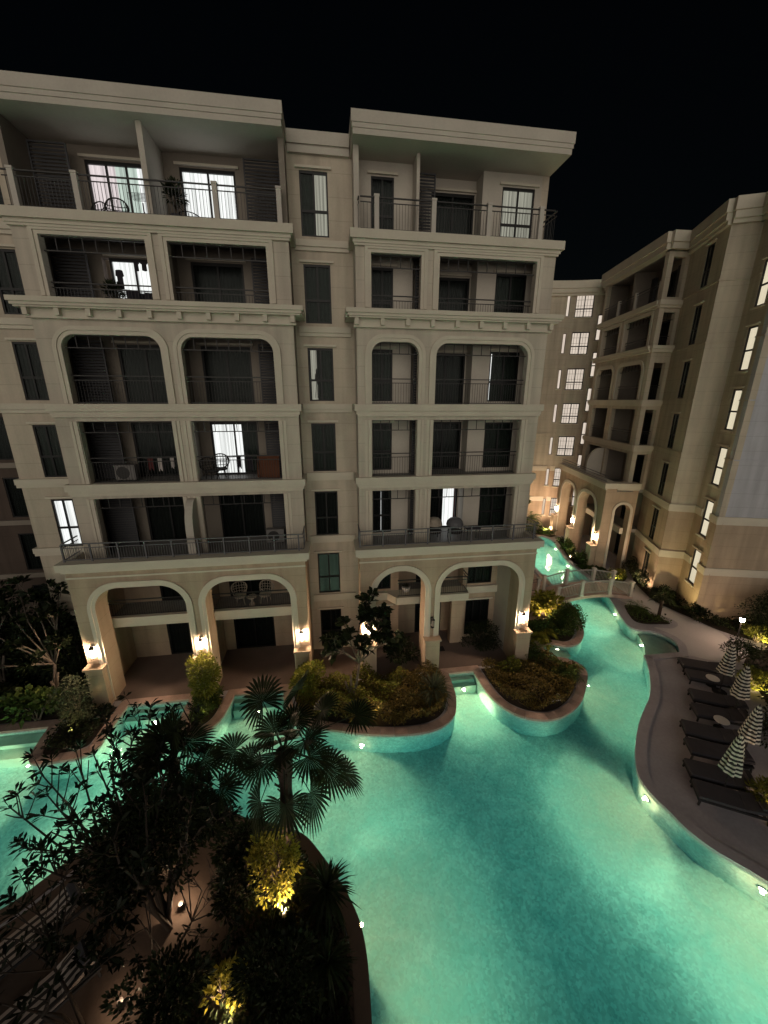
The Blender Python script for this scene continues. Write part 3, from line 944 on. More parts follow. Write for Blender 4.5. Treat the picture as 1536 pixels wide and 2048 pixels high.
# inside of the bay
m = MB(Ff)
dh = [(1.0, 2.9, G2[k], G2[k] + 2.35) for k in range(1, 8)] + [(4.9, 6.8, G2[k], G2[k] + 2.35) for k in range(1, 8)]
m.holes(-.2, lf - .3, 0, 22.0, dh, 1.75, 2.0)
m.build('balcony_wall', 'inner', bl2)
for q in dh:
    k = min(range(1, 8), key=lambda i: abs(G2[i] - q[2]))
    lit = (k == 6 and q[0] < 2) or (k == 5 and q[0] < 2)
    window(bl2, Ff, *q, 1.75, cur='drape2', cols=2, split=0, lintel=False, name='sliding_door', fr=.08,
           curtains=[(0, .3, 'litwarm'), (.3, 1, 'drape')] if lit else None)
m = MB(Ff)
for k in range(2, 8):
    m.box(.3, lf - .3, .3, 1.75, G2[k] - .25, G2[k])
m.box(.1, lf - .1, .3, 1.75, 21.95, 22.2)
m.build('balcony_floor', 'floor', bl2)
m = MB(Ff); m.box(0, .25, .3, 1.75, 6.43, 21.9); m.box(3.8, 3.95, .3, 1.75, 6.43, 21.9); m.build('divider_wall', 'inner', bl2)
for s0 in (2.6, 5.0, 7.9):
    m = MB(Ff); m.box(s0 - .09, s0 + .09, -.02, .16, 19.1, 20.3); m.build('railing_post', 'post', bl2)
for a, b in ((.1, 2.5), (2.7, 4.9), (5.1, 7.8)):
    railing(bl2, Ff, a, b, .05, 19.1, 20.2, .14, mat='steel')
for a, b in ((3.0, 4.4), (6.9, 7.9)):
    m = MB(Ff); m.box(a, b, 1.5, 1.7, 19.05, 21.45); m.build('louvre_screen', 'metalgrey', bl2)

# arcade in front of the bay
fs = (Vector(E) - Vector(Fp)).normalized(); fn = Vector((-fs.y, fs.x))     # fn points into the building
Ea = Vector(E) - fn * 1.6 + fs * .35; Fa = Vector(Fp) - fn * 1.6 - fs * .35
Da = Ea + fn * 2.3
Fr, lr = frame(Fa, Ea); Fd, ld = frame(Ea, Da)
ao = [(.9, 4.0), (4.7, 7.9)]
m = MB(Fr); m.holes(0, lr, 0, 6.6, [(a, b, 0, 5.6) for a, b in ao], 0, .75)
for a, b in ao:
    m.fillet(a, 5.6, 1, 1.2, .01, .74, 12); m.fillet(b, 5.6, -1, 1.2, .01, .74, 12)
m.build('arcade', 'pink', bl2)
do = [(.55, 1.85)]
m = MB(Fd); m.holes(.75, ld, 0, 6.6, [(.85, 1.95, 0, 5.4)], 0, .6); m.fillet(.85, 5.4, 1, .54, .01, .59); m.fillet(1.95, 5.4, -1, .54, .01, .59)
m.holes(0.001, .75, 0, 6.59, [], .002, .6) if False else None
m.build('arcade', 'pink', bl2)
t = MB(Fr)
for a, b in ao: t.trim(a, b, .01, 5.6, 1.2, 0, .25, -.06, 0, 12)
t.build('arch_moulding', 'trim', bl2)
t = MB(Fd); t.trim(.85, 1.95, .01, 5.4, .54, 0, .18, -.06, 0, 12); t.build('arch_moulding', 'trim', bl2)
c = MB(Fr); c.box(-.2, lr + .2, -.22, .75, 6.6, 7.0); c.box(-.1, lr + .1, -.1, -.001, 6.48, 6.6); c.build('arcade_cornice', 'trim', bl2)
c = MB(Fd); c.box(.76, ld, -.22, .6, 6.6, 7.0); c.box(.76, ld, -.1, -.001, 6.48, 6.6); c.build('arcade_cornice', 'trim', bl2)
m = MB(Fr); m.box(0, lr, .75, 1.9, 6.35, 6.55); m.build('balcony_floor', 'floor', bl2)
m = MB(Fr); m.box(.3, lr - .3, 1.6, 1.85, 3.0, 3.45); m.build('balcony_edge', 'trim', bl2)
railing(bl2, Fr, .05, lr - .05, .0, 7.0, 7.5, .14)
pts = [(.3, 6.5), (-1.2, 6.5), (-1.2, 7.6)] + [(-1.2 + .9 * (1 - math.cos(t)), 7.6 + 1.4 * math.sin(t)) for t in [PI / 2 * i / 8 for i in range(1, 9)]] + [(.3, 9.0)]
m = MB(Ff); m.prism([(p[0], p[1]) for p in pts], 'x', 3.75, 4.0); m.build('divider_wall', 'plain', bl2)
for sx in (.45, 4.35, lr - .45):
    m = MB(Fr); m.box(sx - .38, sx + .38, -.4, -.001, 0, 1.95); m.box(sx - .44, sx + .44, -.46, -.001, 1.95, 2.06); m.build('pedestal', 'pink', bl2)
rz2 = math.atan2(fs.y, fs.x)
for sx, lb in ((.45, 'lit lantern on the farthest arcade pier across the channel'), (4.35, 'lit lantern on the middle arcade pier across the channel'),
               (lr - .45, 'lit lantern on the nearest arcade pier across the channel, above the footbridge')):
    p = Fr @ Vector((sx, 0, 2.75))
    lantern(p.x, p.y, p.z, lb, rz=rz2, group='wall lanterns across the channel')
# far wing: return, narrow lit windows, then the concave front
Gp, Hp, Ip, Jp, Kp, Lp = (25.5, 16.3), (24.95, 17.6), (24.2, 18.15), (22.2, 18.75), (19.3, 19.3), (8, 20.2)
seg(Gp, Fp, [])
Fm, ln = frame(Hp, Gp)
nw = [(.35, .95, 2.0 + 3.15 * k, 4.1 + 3.15 * k) for k in range(6)]
seg(Hp, Gp, [])
Fm, ln = frame(Ip, Hp)
nw = [(.2, .78, 2.45 + 3.12 * k, 4.6 + 3.12 * k) for k in range(6)]
seg(Ip, Hp, nw)
for q in nw: window(bl2, Fm, *q, 0, cur='litwing', cols=1, split=.45, lintel=False, sill=True, cd=.105)
Fm, ln = frame(Jp, Ip)
ww = [(.28, 1.8, 1.3 + 3.12 * k, 3.2 + 3.12 * k) for k in range(7)]
seg(Jp, Ip, ww)
for q in ww:
    wn = window(bl2, Fm, *q, 0, cur='litwing', cols=2, split=.36, lintel=False, sill=True)
    g = MB(Fm)
    for i in range(1, 6):
        x = q[0] + (q[1] - q[0]) * i / 6
        if i != 3: g.box(x - .01, x + .01, .12, .135, q[2] + .06, q[3] - .08)
    for i in range(1, 4): 
        z = q[2] + (q[3] - q[2]) * i / 4
        g.box(q[0] + .06, q[1] - .06, .12, .135, z - .01, z + .01)
    g.build('glazing_bar', 'frame', wn)
Fm, ln = frame(Kp, Jp)
kw = [(ln - .5, ln - .22, 1.4 + 3.12 * k, 3.1 + 3.12 * k) for k in range(7)]
seg(Kp, Jp, kw)
for q in kw: window(bl2, Fm, *q, 0, cur='litwing', cols=1, split=0, lintel=False, sill=True, cd=.08, fr=.03)  # glowing strips stand in for light falling on the wall reveals
seg(Lp, Kp, [])

# ------------------------------------------------------------------ POOL
def cr(P, n=5, closed=True):
    """Catmull-Rom through the points; a third value 1 marks a sharp corner."""
    out = []
    k = len(P)
    for i in range(k):
        p1, p2 = P[i], P[(i + 1) % k]
        p0 = P[i - 1] if len(p1) < 3 else p1
        p3 = P[(i + 2) % k] if len(p2) < 3 else p2
        if len(p1) > 2 and len(p2) > 2:
            out.append((p1[0], p1[1])); continue
        for j in range(n):
            t = j / n
            q = []
            for a in (0, 1):
                q.append(.5 * (2 * p1[a] + (p2[a] - p0[a]) * t + (2 * p0[a] - 5 * p1[a] + 4 * p2[a] - p3[a]) * t * t + (3 * p1[a] - p0[a] - 3 * p2[a] + p3[a]) * t ** 3))
            out.append(tuple(q))
    return out


POOL = [(12.8, -15, 1), (12.1, -12.0), (11.61, -11.04), (11.19, -10.5), (10.84, -10.05), (10.61, -9.53), (10.52, -8.98), (10.42, -8.48), (10.43, -7.94),
        (10.62, -7.49), (11.12, -6.84), (11.68, -6.24), (12.37, -5.59), (13.1, -5.02), (13.9, -4.4), (14.58, -3.7), (15.22, -2.92), (15.7, -2.2), (15.94, -1.75, 1),
        (18.0, -1.8, 1), (18.6, -1.0), (18.55, -.25), (18.05, .25), (17.4, .45), (17.2, .95), (17.6, 2.1), (18.3, 3.8), (18.85, 6.0), (19.05, 8.4),
        (19.3, 10.2), (19.7, 11.6), (20.2, 13), (20.7, 14.6), (20.6, 15.8), (19.6, 16.4), (17.8, 15.8), (16.6, 13.4), (16.1, 10.4), (15.75, 7.5), (15.5, 5.0), (15.25, 3.3),
        (14.75, 1.89), (14.1, .6), (13.3, -.2), (12.5, -.42), (11.7, -.1), (11.0, -.3, 1), (11.0, -1.2, 1), (11.6, -1.35), (12.13, -1.85), (12.1, -2.5), (11.61, -3.2), (10.7, -4.15), (9.81, -4.69), (8.98, -4.93),
        (8.22, -4.87), (7.52, -4.51), (7.03, -3.87), (6.78, -3.08), (6.7, -2.07), (6.68, -1.62, 1), (5.36, -1.62, 1), (5.32, -2.3), (5.22, -3.2), (4.85, -4.15), (4.09, -4.68), (3.01, -4.84),
        (1.62, -4.7), (.44, -4.41), (-1.2, -3.86), (-1.95, -3.4), (-2.24, -2.8), (-2.36, -2.1), (-2.39, -1.66, 1), (-4.61, -1.66, 1), (-4.72, -2.4), (-4.9, -3.1), (-5.4, -3.7), (-6.0, -3.65), (-6.42, -3.0), (-6.5, -2.2), (-6.45, -1.66, 1),
        (-9.05, -1.66, 1), (-9.09, -2.3), (-9.13, -3.1), (-9.13, -3.75), (-9.5, -4.12), (-10.2, -4.2), (-10.95, -4.22), (-11.35, -3.95), (-11.5, -3.3), (-11.6, -2.44, 1), (-17, -2.44, 1), (-17, -9.6, 1),
        (-10.2, -9.3), (-8.84, -8.75), (-8.17, -8.15), (-7.55, -7.5), (-6.6, -6.8), (-5.3, -6.5), (-4.0, -6.75), (-3.1, -7.25), (-2.1, -7.6), (-1.22, -8.02), (-.68, -8.62), (-.2, -9.3), (.13, -9.85), (.35, -10.4), (.44, -11.0), (.44, -12), (.35, -15, 1)]
POOLC = cr(POOL)


def area(P):
    return sum(P[i - 1][0] * P[i][1] - P[i][0] * P[i - 1][1] for i in range(len(P))) / 2


if area(POOLC) < 0: POOLC = POOLC[::-1]


def offset(P, d):
    """moves a CCW outline outward by d (mitred, limited)."""
    out = []
    n = len(P)
    for i in range(n):
        a, b, c = Vector(P[i - 1]), Vector(P[i]), Vector(P[(i + 1) % n])
        e1 = (b - a).normalized(); e2 = (c - b).normalized()
        n1 = Vector((e1.y, -e1.x)); n2 = Vector((e2.y, -e2.x))
        m = n1 + n2
        if m.length < .2: m = n1
        m = m.normalized(); k = d / max(.55, m.dot(n1))
        out.append((b.x + m.x * k, b.y + m.y * k))
    return out


def sheet(name, outer, holes, z, mat, kind='structure'):
    pl = [[Vector((x, y, 0)) for x, y in outer]] + [[Vector((x, y, 0)) for x, y in h] for h in holes]
    ts = tessellate_polygon(pl)
    vs = [(v.x, v.y, z) for p in pl for v in p]
    fs = []
    for q in ts:
        a, b, c = (Vector(vs[i]) for i in q)
        fs.append(tuple(q) if (b - a).cross(c - a).z > 0 else tuple(q[::-1]))
    o = MB().add(vs, fs).build(name, mat)
    if kind: o['kind'] = kind
    return o


WZ = -.13
FLOORZ = -1.3
sheet('ground', [(-150, -80), (150, -80), (150, 200), (-150, 200)], [POOLC], 0, 'deck')


def basin(outline, zf, name='pool_basin', mat='mosaic', wall=None):
    n = len(outline)
    vs = [(x, y, 0) for x, y in outline] + [(x, y, zf) for x, y in outline]
    fs = [((i + 1) % n, i, n + i, n + (i + 1) % n) for i in range(n)]
    ts = tessellate_polygon([[Vector((x, y, 0)) for x, y in outline]])
    fl = [tuple(n + i for i in q) for q in ts]
    if wall:
        o = MB().add(vs, fs).build('basin_wall', wall); o['kind'] = 'structure'
        fs = []
    o = MB().add(vs, fs + fl).build(name, mat); o['kind'] = 'structure'


basin(POOLC, FLOORZ)


def waterbody(outline, zf, name='pool_water'):
    O = offset(outline, .03)
    n = len(O)
    ts = [tuple(q) for q in tessellate_polygon([[Vector((x, y, 0)) for x, y in O]])]
    vs = [(x, y, WZ) for x, y in O] + [(x, y, zf - .05) for x, y in O]
    fs = [(i, (i + 1) % n, n + (i + 1) % n, n + i)[::-1] for i in range(n)]
    for q in ts:
        a, b, c = (Vector(vs[i]) for i in q)
        up = (b - a).cross(c - a).z > 0
        q = q if up else q[::-1]
        fs.append(q); fs.append(tuple(n + i for i in q[::-1]))
    o = MB().add(vs, fs).build(name, 'water'); o['kind'] = 'structure'


waterbody(POOLC, FLOORZ)


def coping(outline, wd, name='pool_coping', h=.055):
    """stones about half a metre long with open joints, laid along the outline."""
    I, O = offset(outline, -.03), offset(outline, wd)
    n = len(I)
    groups = {}
    def region(p):
        if wd < .2 or (p[0] < 1 and p[1] < -6): return ('island_edge', 'island')
        if (p[0] > 10 and p[1] < 16) and (p[0] > 15.9 or p[1] < -5.3 or (p[0] > 12.6 and p[1] < -1.5)): return ('deck_edge', 'deck')
        return (name, 'copingstone')
    i = 0
    while i < n:
        k, ln = i, 0.
        reg = region(I[i])
        while k < n and ln < .42 and region(I[k]) == reg:
            ln += (Vector(I[(k + 1) % n]) - Vector(I[k])).length
            k += 1
        idx = [j % n for j in range(i, k + 1)]
        rows = []
        for q, j in enumerate(idx):
            a, o, w = Vector(I[j]), Vector(O[j]), Vector(outline[j])
            if reg[0] == name:
                g = .007
                if q == 0:
                    d = (Vector(I[idx[1]]) - a); d = d.normalized() * min(g, d.length / 3)
                    a, o, w = a + d, o + d, w + d
                elif q == len(idx) - 1:
                    d = (Vector(I[idx[-2]]) - a); d = d.normalized() * min(g, d.length / 3)
                    a, o, w = a + d, o + d, w + d
            rows.append([(*w, -.045), (*a, -.045), (*a, h), (*o, h), (*o, .001)])
        m = groups.setdefault(reg, MB())
        vs = [v for r in rows for v in r]
        fs = [(5 * q + e, 5 * q + 5 + e, 5 * q + 6 + e, 5 * q + 1 + e) for q in range(len(rows) - 1) for e in range(4)]
        L_ = 5 * (len(rows) - 1)
        fs += [(0, 1, 2, 3, 4), (L_ + 4, L_ + 3, L_ + 2, L_ + 1, L_)]
        m.add(vs, fs)
        i = k
    for (nm, mt), m in groups.items():
        o = m.build(nm, mt); o['kind'] = 'structure'


coping(POOLC, .34)
# steps in the niches
m = MB()
for x0, x1, y, d in ((-9.02, -6.48, -1.67, .25), (-4.58, -2.42, -1.67, .25), (5.40, 6.64, -1.63, .25), (-16.9, -11.65, -2.45, .5)):
    m = MB()
    for i in range(2):
        m.box(x0, x1, y - d * (i + 1), y - d * i, FLOORZ + .002, -.3 - .28 * i)
    m.build('pool_steps', 'step')['kind'] = 'structure'
m = MB()
m.prism([(16.1, -1.72), (17.98, -1.78), (18.55, -1.0), (18.5, -.28), (18.02, .2), (17.42, .4), (17.0, -.6)], 'z', FLOORZ + .002, -.34)
m.build('pool_steps', 'step')['kind'] = 'structure'
m = MB()
m.prism([(11.05, -.32), (11.05, -1.15), (11.6, -1.3), (12.4, -.9), (12.45, -.45), (11.7, -.14)], 'z', FLOORZ + .002, -.4)
m.build('pool_steps', 'step')['kind'] = 'structure'

# paving under the arcades, pale path on the far bank, planting beds
def patch(name, pts, z, mat, n=4, smooth=True, holes=()):
    P = cr(pts, n) if smooth else [(p[0], p[1]) for p in pts]
    return sheet(name, P, list(holes), z, mat)


patch('terrace_paving', [(-10.4, -1.31, 1), (9.6, -1.31, 1), (9.6, 2.0, 1), (-10.4, 2.0, 1)], .006, 'tiles', smooth=False)
patch('footpath', [(19.3, 6.0, 1), (22.3, 6.6, 1), (21.4, 4.6), (21.2, 3.2), (21.5, 1.0), (21.95, -.3), (21.6, -1.4), (20.6, -2.2), (19.4, -2.6), (18.6, -2.2), (18.2, -1.8), (18.95, -1.1), (18.95, -.1), (18.6, .55), (19.6, .3), (20.4, .9), (19.8, 2.3), (19.0, 3.4), (18.85, 4.6)], .005, 'path')
patch('footpath', [(9.8, .6, 1), (12.0, .55), (13.6, 1.4), (14.5, 2.9), (15.1, 4.4), (15.2, 7), (15.6, 10.4), (16.1, 14, 1), (9.8, 14, 1)], .005, 'coping')
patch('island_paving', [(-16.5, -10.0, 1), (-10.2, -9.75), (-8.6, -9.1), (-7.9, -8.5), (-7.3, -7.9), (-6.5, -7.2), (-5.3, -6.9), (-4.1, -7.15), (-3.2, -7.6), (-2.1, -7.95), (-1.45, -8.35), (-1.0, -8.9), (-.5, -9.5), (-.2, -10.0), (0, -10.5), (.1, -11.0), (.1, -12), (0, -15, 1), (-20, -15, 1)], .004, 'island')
BEDS = dict(
    M=[(-1.95, -2.0), (-1.55, -3.15), (-.9, -3.6), (.5, -4.0), (1.7, -4.3), (3.0, -4.42), (3.9, -4.28), (4.5, -3.85), (4.82, -3.1), (4.95, -2.2), (4.9, -1.62, 1), (-1.95, -1.62, 1)],
    R2=[(7.1, -1.7), (7.2, -2.9), (7.4, -3.7), (7.85, -4.2), (8.4, -4.45), (9.0, -4.5), (9.7, -4.28), (10.5, -3.75), (11.3, -2.9), (11.7, -2.35), (11.65, -1.9), (11.2, -1.62), (10.6, -1.0), (10.2, .2, 1), (9.6, .2, 1), (9.6, -1.62, 1), (7.1, -1.5, 1)],
    R1=[(11.0, .3, 1), (11.75, .28), (12.5, 0), (13.1, .2), (13.7, .85), (14.3, 1.95), (14.75, 3.1), (14.2, 3.3), (13.2, 2.4), (12.0, 1.4), (11.0, .9)],
    P12=[(-5.05, -1.66, 1), (-5.12, -2.5), (-5.3, -3.0), (-5.65, -3.3), (-5.95, -3.2), (-6.08, -2.6), (-6.1, -1.66, 1)],
    L=[(-9.45, -1.66, 1), (-9.48, -2.4), (-9.5, -3.2), (-9.6, -3.65), (-10.2, -3.82), (-10.85, -3.85), (-11.1, -3.6), (-11.2, -2.6), (-11.5, -2.05), (-17, -2.0, 1), (-17, 3.5, 1), (-13.1, 3.5, 1), (-11, 1.1, 1), (-10.6, -1.66, 1)],
    RS=[(18.65, 3.0), (18.15, 2.0), (17.95, 1.3), (18.3, .95), (19.1, .8), (19.9, .8), (19.6, 1.9), (19.0, 3.0)],
    HB=[(22.0, 6.2), (21.35, 4.4), (21.15, 3.0), (21.7, 1.0), (22.1, -.3), (23.2, -1.6), (25, -3), (34, -6), (40, -4, 1), (22, 1.1, 1), (23, 3.5, 1), (21.6, 4.2, 1), (22.8, 7, 1)],
    RB=[(20.6, -2.9), (19.4, -4.4), (18.2, -6.2), (16.8, -7.6), (15.2, -8.9), (13.9, -10.0), (13.4, -11.2), (13.6, -14, 1), (24, -14, 1), (26, -5), (23.0, -2.2)],
    IS=[(-1.2, -8.6), (-.75, -9.2), (-.3, -9.9), (-.05, -10.5), (0, -11.2), (0, -13, 1), (-4.2, -13, 1), (-3.9, -11.2), (-2.9, -10.1), (-2.1, -9.4), (-1.6, -8.7)],
    FW=[(17.4, 16.6), (16.2, 14.6), (15.7, 11.4), (14.2, 12.5), (12.5, 18, 1), (19.2, 18.6, 1), (23, 17.5), (21.2, 15.8), (19.8, 17.0)],
    FR=[(19.6, 9.8), (20.3, 9.6), (21.5, 14.2), (21.2, 15), (20.6, 13.2), (20.0, 11.4)],
    FR2=[(19.45, 6.4), (21.6, 6.4), (20.2, 8.4), (19.5, 9.2), (19.3, 8.2)],
)
BEDP = {k: cr(v, 4) for k, v in BEDS.items()}
for k, P in BEDP.items():
    o = sheet('planting_bed', P, [], .012, 'soil')


# ------------------------------------------------------------------ PLANTS
def unit(a):
    return a / np.maximum(np.linalg.norm(a, axis=1, keepdims=True), 1e-9)


def leafset(b, d, L, W, droop=.15, fold=.12, mid=.5):
    """one folded, pointed leaf per row of b (base) and d (direction)."""
    n = len(b)
    d = unit(d)
    L = np.broadcast_to(np.asarray(L, float), (n,))[:, None]; W = np.broadcast_to(np.asarray(W, float), (n,))[:, None]
    r = unit(RNG.normal(size=(n, 3)) * .5 + np.array([0, 0, 1.]))
    s = unit(np.cross(d, r)); nn = np.cross(s, d)
    z = np.array([0, 0, 1.])
    m = b + d * L * mid
    lf = m + s * W / 2 + nn * W * fold; rt = m - s * W / 2 + nn * W * fold
    tip = b + d * L - z * L * droop
    V = np.stack([b, rt, tip, lf], 1).reshape(-1, 3)
    Q = np.arange(n * 4).reshape(n, 4)
    return V, Q


def join(parts):
    V, Q, k = [], [], 0
    for v, q in parts:
        V.append(v); Q.append(q + k); k += len(v)
    return np.concatenate(V), np.concatenate(Q)


def sph(n):
    return unit(RNG.normal(size=(n, 3)))


def shrub(name, label, loc, r, nleaf, L, W, mat, group=None, clumps=22, stem=True, low=-.2, cat='shrub', spread=.36, droop=.15):
    t = thing(name, label, cat, loc, group)
    c = sph(clumps * 3); c = c[c[:, 2] > low][:clumps]
    c = c * RNG.uniform(.45, .95, (len(c), 1)) * np.array(r) + np.array([0, 0, r[2] * .95])
    k = RNG.integers(0, len(c), nleaf)
    off = sph(nleaf) * RNG.uniform(.2, 1, (nleaf, 1)) ** .5 * np.array(r) * spread
    b = c[k] + off
    b[:, 2] = np.maximum(b[:, 2], .04)
    d = unit(off) * .9 + unit(b - np.array([0, 0, r[2] * .5])) * .6 + np.array([0, 0, .25])
    V, Q = leafset(b + np.array(loc), d, RNG.uniform(.65, 1.2, nleaf) * L, RNG.uniform(.7, 1.2, nleaf) * W, droop)
    npmesh('foliage', V, Q, mat, t)
    if stem:
        m = MB()
        for p in c[:14]:
            e = Vector(p) + Vector(loc)
            m.tube([Vector(loc) + Vector((RNG.uniform(-.08, .08), RNG.uniform(-.08, .08), 0)), Vector(loc).lerp(e, .5) + Vector((0, 0, .1 * r[2])), e], [.022, .016, .007], 5)
        m.build('stem', 'bark', t)
    return t


def inside(P, x, y):
    P = np.array(P)
    c = np.zeros(len(x), bool)
    j = len(P) - 1
    for i in range(len(P)):
        xi, yi, xj, yj = *P[i], *P[j]
        with np.errstate(divide='ignore', invalid='ignore'):
            c ^= ((yi > y) != (yj > y)) & (x < (xj - xi) * (y - yi) / (yj - yi + 1e-12) + xi)
        j = i
    return c


def cover(label, poly, n, h, L, W, mat, name='ground_cover', clump=.5):
    """dense low planting over a bed: one mass of leaves nobody could count."""
    P = np.array(poly)
    lo, hi = P.min(0), P.max(0)
    x = RNG.uniform(lo[0], hi[0], n * 4); y = RNG.uniform(lo[1], hi[1], n * 4)
    k = inside(poly, x, y); x, y = x[k][:n], y[k][:n]
    hh = h * (.55 + .45 * np.sin(x * 3.1 + 1.3 * np.sin(y * 2.3)) * np.cos(y * 2.7 + x)) 
    z = .03 + RNG.uniform(.15, 1, len(x)) ** .6 * np.maximum(hh, .08)
    d = np.stack([RNG.normal(size=len(x)), RNG.normal(size=len(x)), RNG.uniform(.1, 1.3, len(x))], 1)
    V, Q = leafset(np.stack([x, y, z], 1), d, RNG.uniform(.6, 1.25, len(x)) * L, RNG.uniform(.7, 1.2, len(x)) * W)
    o = npmesh(name, V, Q, mat, None, 'stuff')
    o['label'] = label; o['category'] = 'ground cover'
    return o


def rosettes(tips, dirs, n, L, W, droop=.1, open_=.8):
    """whorls of long leaves at branch tips."""
    b = np.repeat(tips, n, 0); ax = np.repeat(unit(dirs), n, 0)
    k = len(b)
    rnd = unit(RNG.normal(size=(k, 3)))
    side = unit(rnd - ax * (rnd * ax).sum(1, keepdims=True))
    d = side * RNG.uniform(.5, 1.25, (k, 1)) * open_ + ax * RNG.uniform(.1, .8, (k, 1))
    return leafset(b + ax * RNG.uniform(-.12, .05, (k, 1)), d, RNG.uniform(.7, 1.15, k) * L, RNG.uniform(.8, 1.15, k) * W, droop, .1, .6)


def branchy(label, base, targets, mat='lf_frang', r0=.09, nleaf=11, L=.3, W=.085, name='frangipani_tree', group=None, sub=3, jit=.35, bare=.1, cat='tree', forks=.45):
    """tree whose forked limbs run from the base to each target point; every fork carries shorter twigs ending in whorls."""
    t = thing(name, label, cat, base, group)
    m = MB(); B = Vector(base)
    tips, dirs = [], []
    rnd = random.Random(hash(label) % 1000 if False else len(label))
    hubs = [B + (Vector(p) - B) * forks * rnd.uniform(.7, 1.1) * .8 + Vector((rnd.uniform(-.15, .15), rnd.uniform(-.15, .15), .1)) for p in targets]
    n = len(targets)
    mains = max(3, n // 5)
    main = []
    for i in range(mains):
        a = Vector(targets[(i * n) // mains])
        h = B + (a - B) * .38 + Vector((rnd.uniform(-.1, .1), rnd.uniform(-.1, .1), .15))
        main.append(h)
        m.tube([B + Vector((rnd.uniform(-.06, .06), rnd.uniform(-.06, .06), -.02)), B.lerp(h, .5) + Vector((rnd.uniform(-.06, .06), rnd.uniform(-.06, .06), .05)), h], [r0, r0 * .8, r0 * .62], 7)
    for p in targets:
        p = Vector(p)
        h = min(main, key=lambda q: (q - p).length)
        mid = h.lerp(p, .55) + Vector((rnd.uniform(-1, 1), rnd.uniform(-1, 1), rnd.uniform(-.4, .4))) * jit * .4
        m.tube([h, mid, p], [r0 * .5, r0 * .34, r0 * .2], 5)
        e0 = (p - mid).normalized()
        ends = [(p, e0)]
        for _ in range(sub):
            q0 = mid.lerp(p, rnd.uniform(.1, .9))
            e = (e0 + Vector((rnd.uniform(-1, 1), rnd.uniform(-1, 1), rnd.uniform(-.2, .9))) * .9).normalized()
            q = q0 + e * rnd.uniform(.35, .8)
            m.tube([q0, q0.lerp(q, .5) + Vector((0, 0, -.03)), q], [r0 * .24, r0 * .2, r0 * .16], 5)
            ends.append((q, e))
        for q, e in ends:
            if rnd.random() > bare:
                tips.append(q); dirs.append(e)
    m.build('trunk', 'darkbark' if mat == 'lf_frang' else 'bark', t, smooth=True)
    V, Q = rosettes(np.array([tuple(q) for q in tips]), np.array([tuple(q) for q in dirs]) + np.array([0, 0, .25]), nleaf, L, W)
    npmesh('crown', V, Q, mat, t)
    return t


def fan_palm(label, base, h, lean, nfr, R, name='fan_palm', group=None, seed=1, droop=.5, mat='lf_palm', pet=(.7, 1.25), trunk_r=.16, hubs=()):
    t = thing(name, label, 'palm', base, group)
    rnd = random.Random(seed)
    B = Vector(base); top = B + Vector((lean[0], lean[1], h))
    m = MB()
    pts = [B + (top - B) * (i / 10) + Vector((lean[0], lean[1], 0)) * (.3 * math.sin(PI * i / 10)) for i in range(11)]
    m.tube(pts, [trunk_r * (1.35 - .5 * i / 10 + (.12 if i % 2 else 0) + (.45 if i > 7 else 0)) for i in range(11)], 10)
    for i in range(60):                       # leaf-base fibres
        k = rnd.uniform(.15, .98); a = rnd.uniform(0, 2 * PI)
        p = B.lerp(top, k); o = Vector((math.cos(a), math.sin(a), 0))
        m.bar(p + o * trunk_r * .9, p + o * trunk_r * rnd.uniform(1.3, 1.8) + Vector((0, 0, rnd.uniform(-.05, .22))), .04, .015)
    m.build('trunk', 'palmbark', t)
    V, F = [], []
    st = MB()
    for i in range(nfr + len(hubs)):
        az = i * 2.39996 + rnd.uniform(-.3, .3)
        el = 1.25 - 1.75 * (i / nfr) + rnd.uniform(-.15, .15)
        pl = rnd.uniform(*pet)
        hd = Vector((math.cos(az), math.sin(az), 0))
        d0 = hd * math.cos(el) + Vector((0, 0, math.sin(el)))
        p1 = top + d0 * pl * .55; p2 = top + d0 * pl - Vector((0, 0, .12 * pl))
        if i >= nfr:
            p2 = Vector(hubs[i - nfr]); p1 = top.lerp(p2, .55) + Vector((0, 0, .12))
        st.tube([top, p1, p2], [.02, .016, .012], 5)
        ax = (p2 - p1).normalized()
        sd = ax.cross(Vector((0, 0, 1)))
        sd = sd.normalized() if sd.length > .1 else Vector((1, 0, 0))
        up = sd.cross(ax)
        nl = 28
        span = math.radians(rnd.uniform(125, 150))
        Rr = R * rnd.uniform(.8, 1.12)
        for j in range(nl):
            a = -span + 2 * span * j / (nl - 1)
            da = span / nl
            def at(r, ang, zz=0.):
                q = ax * math.cos(ang) * r + sd * math.sin(ang) * r + up * (.16 * abs(math.sin(ang)) * r)
                return p2 + q + up * zz - Vector((0, 0, droop * (r / Rr) ** 3 * Rr * .55))
            rl = Rr * (.8 + .2 * math.cos(a * .7)) * rnd.uniform(.92, 1.05)
            k = len(V)
            ri = rl * .6
            V += [p2, at(ri, a - da * .98), at(ri, a, .012 * (1 if j % 2 else -1) + .02), at(ri, a + da * .98), at(rl * .82, a - da * .55), at(rl * .82, a + da * .55), at(rl, a)]
            F += [(k, k + 1, k + 2), (k, k + 2, k + 3), (k + 1, k + 4, k + 2), (k + 2, k + 4, k + 5), (k + 2, k + 5, k + 3), (k + 4, k + 6, k + 5)]
    npmesh('crown', np.array([tuple(v) for v in V]), np.array(F), mat, t)
    st.build('leaf_stalk', mat, t)
    return t


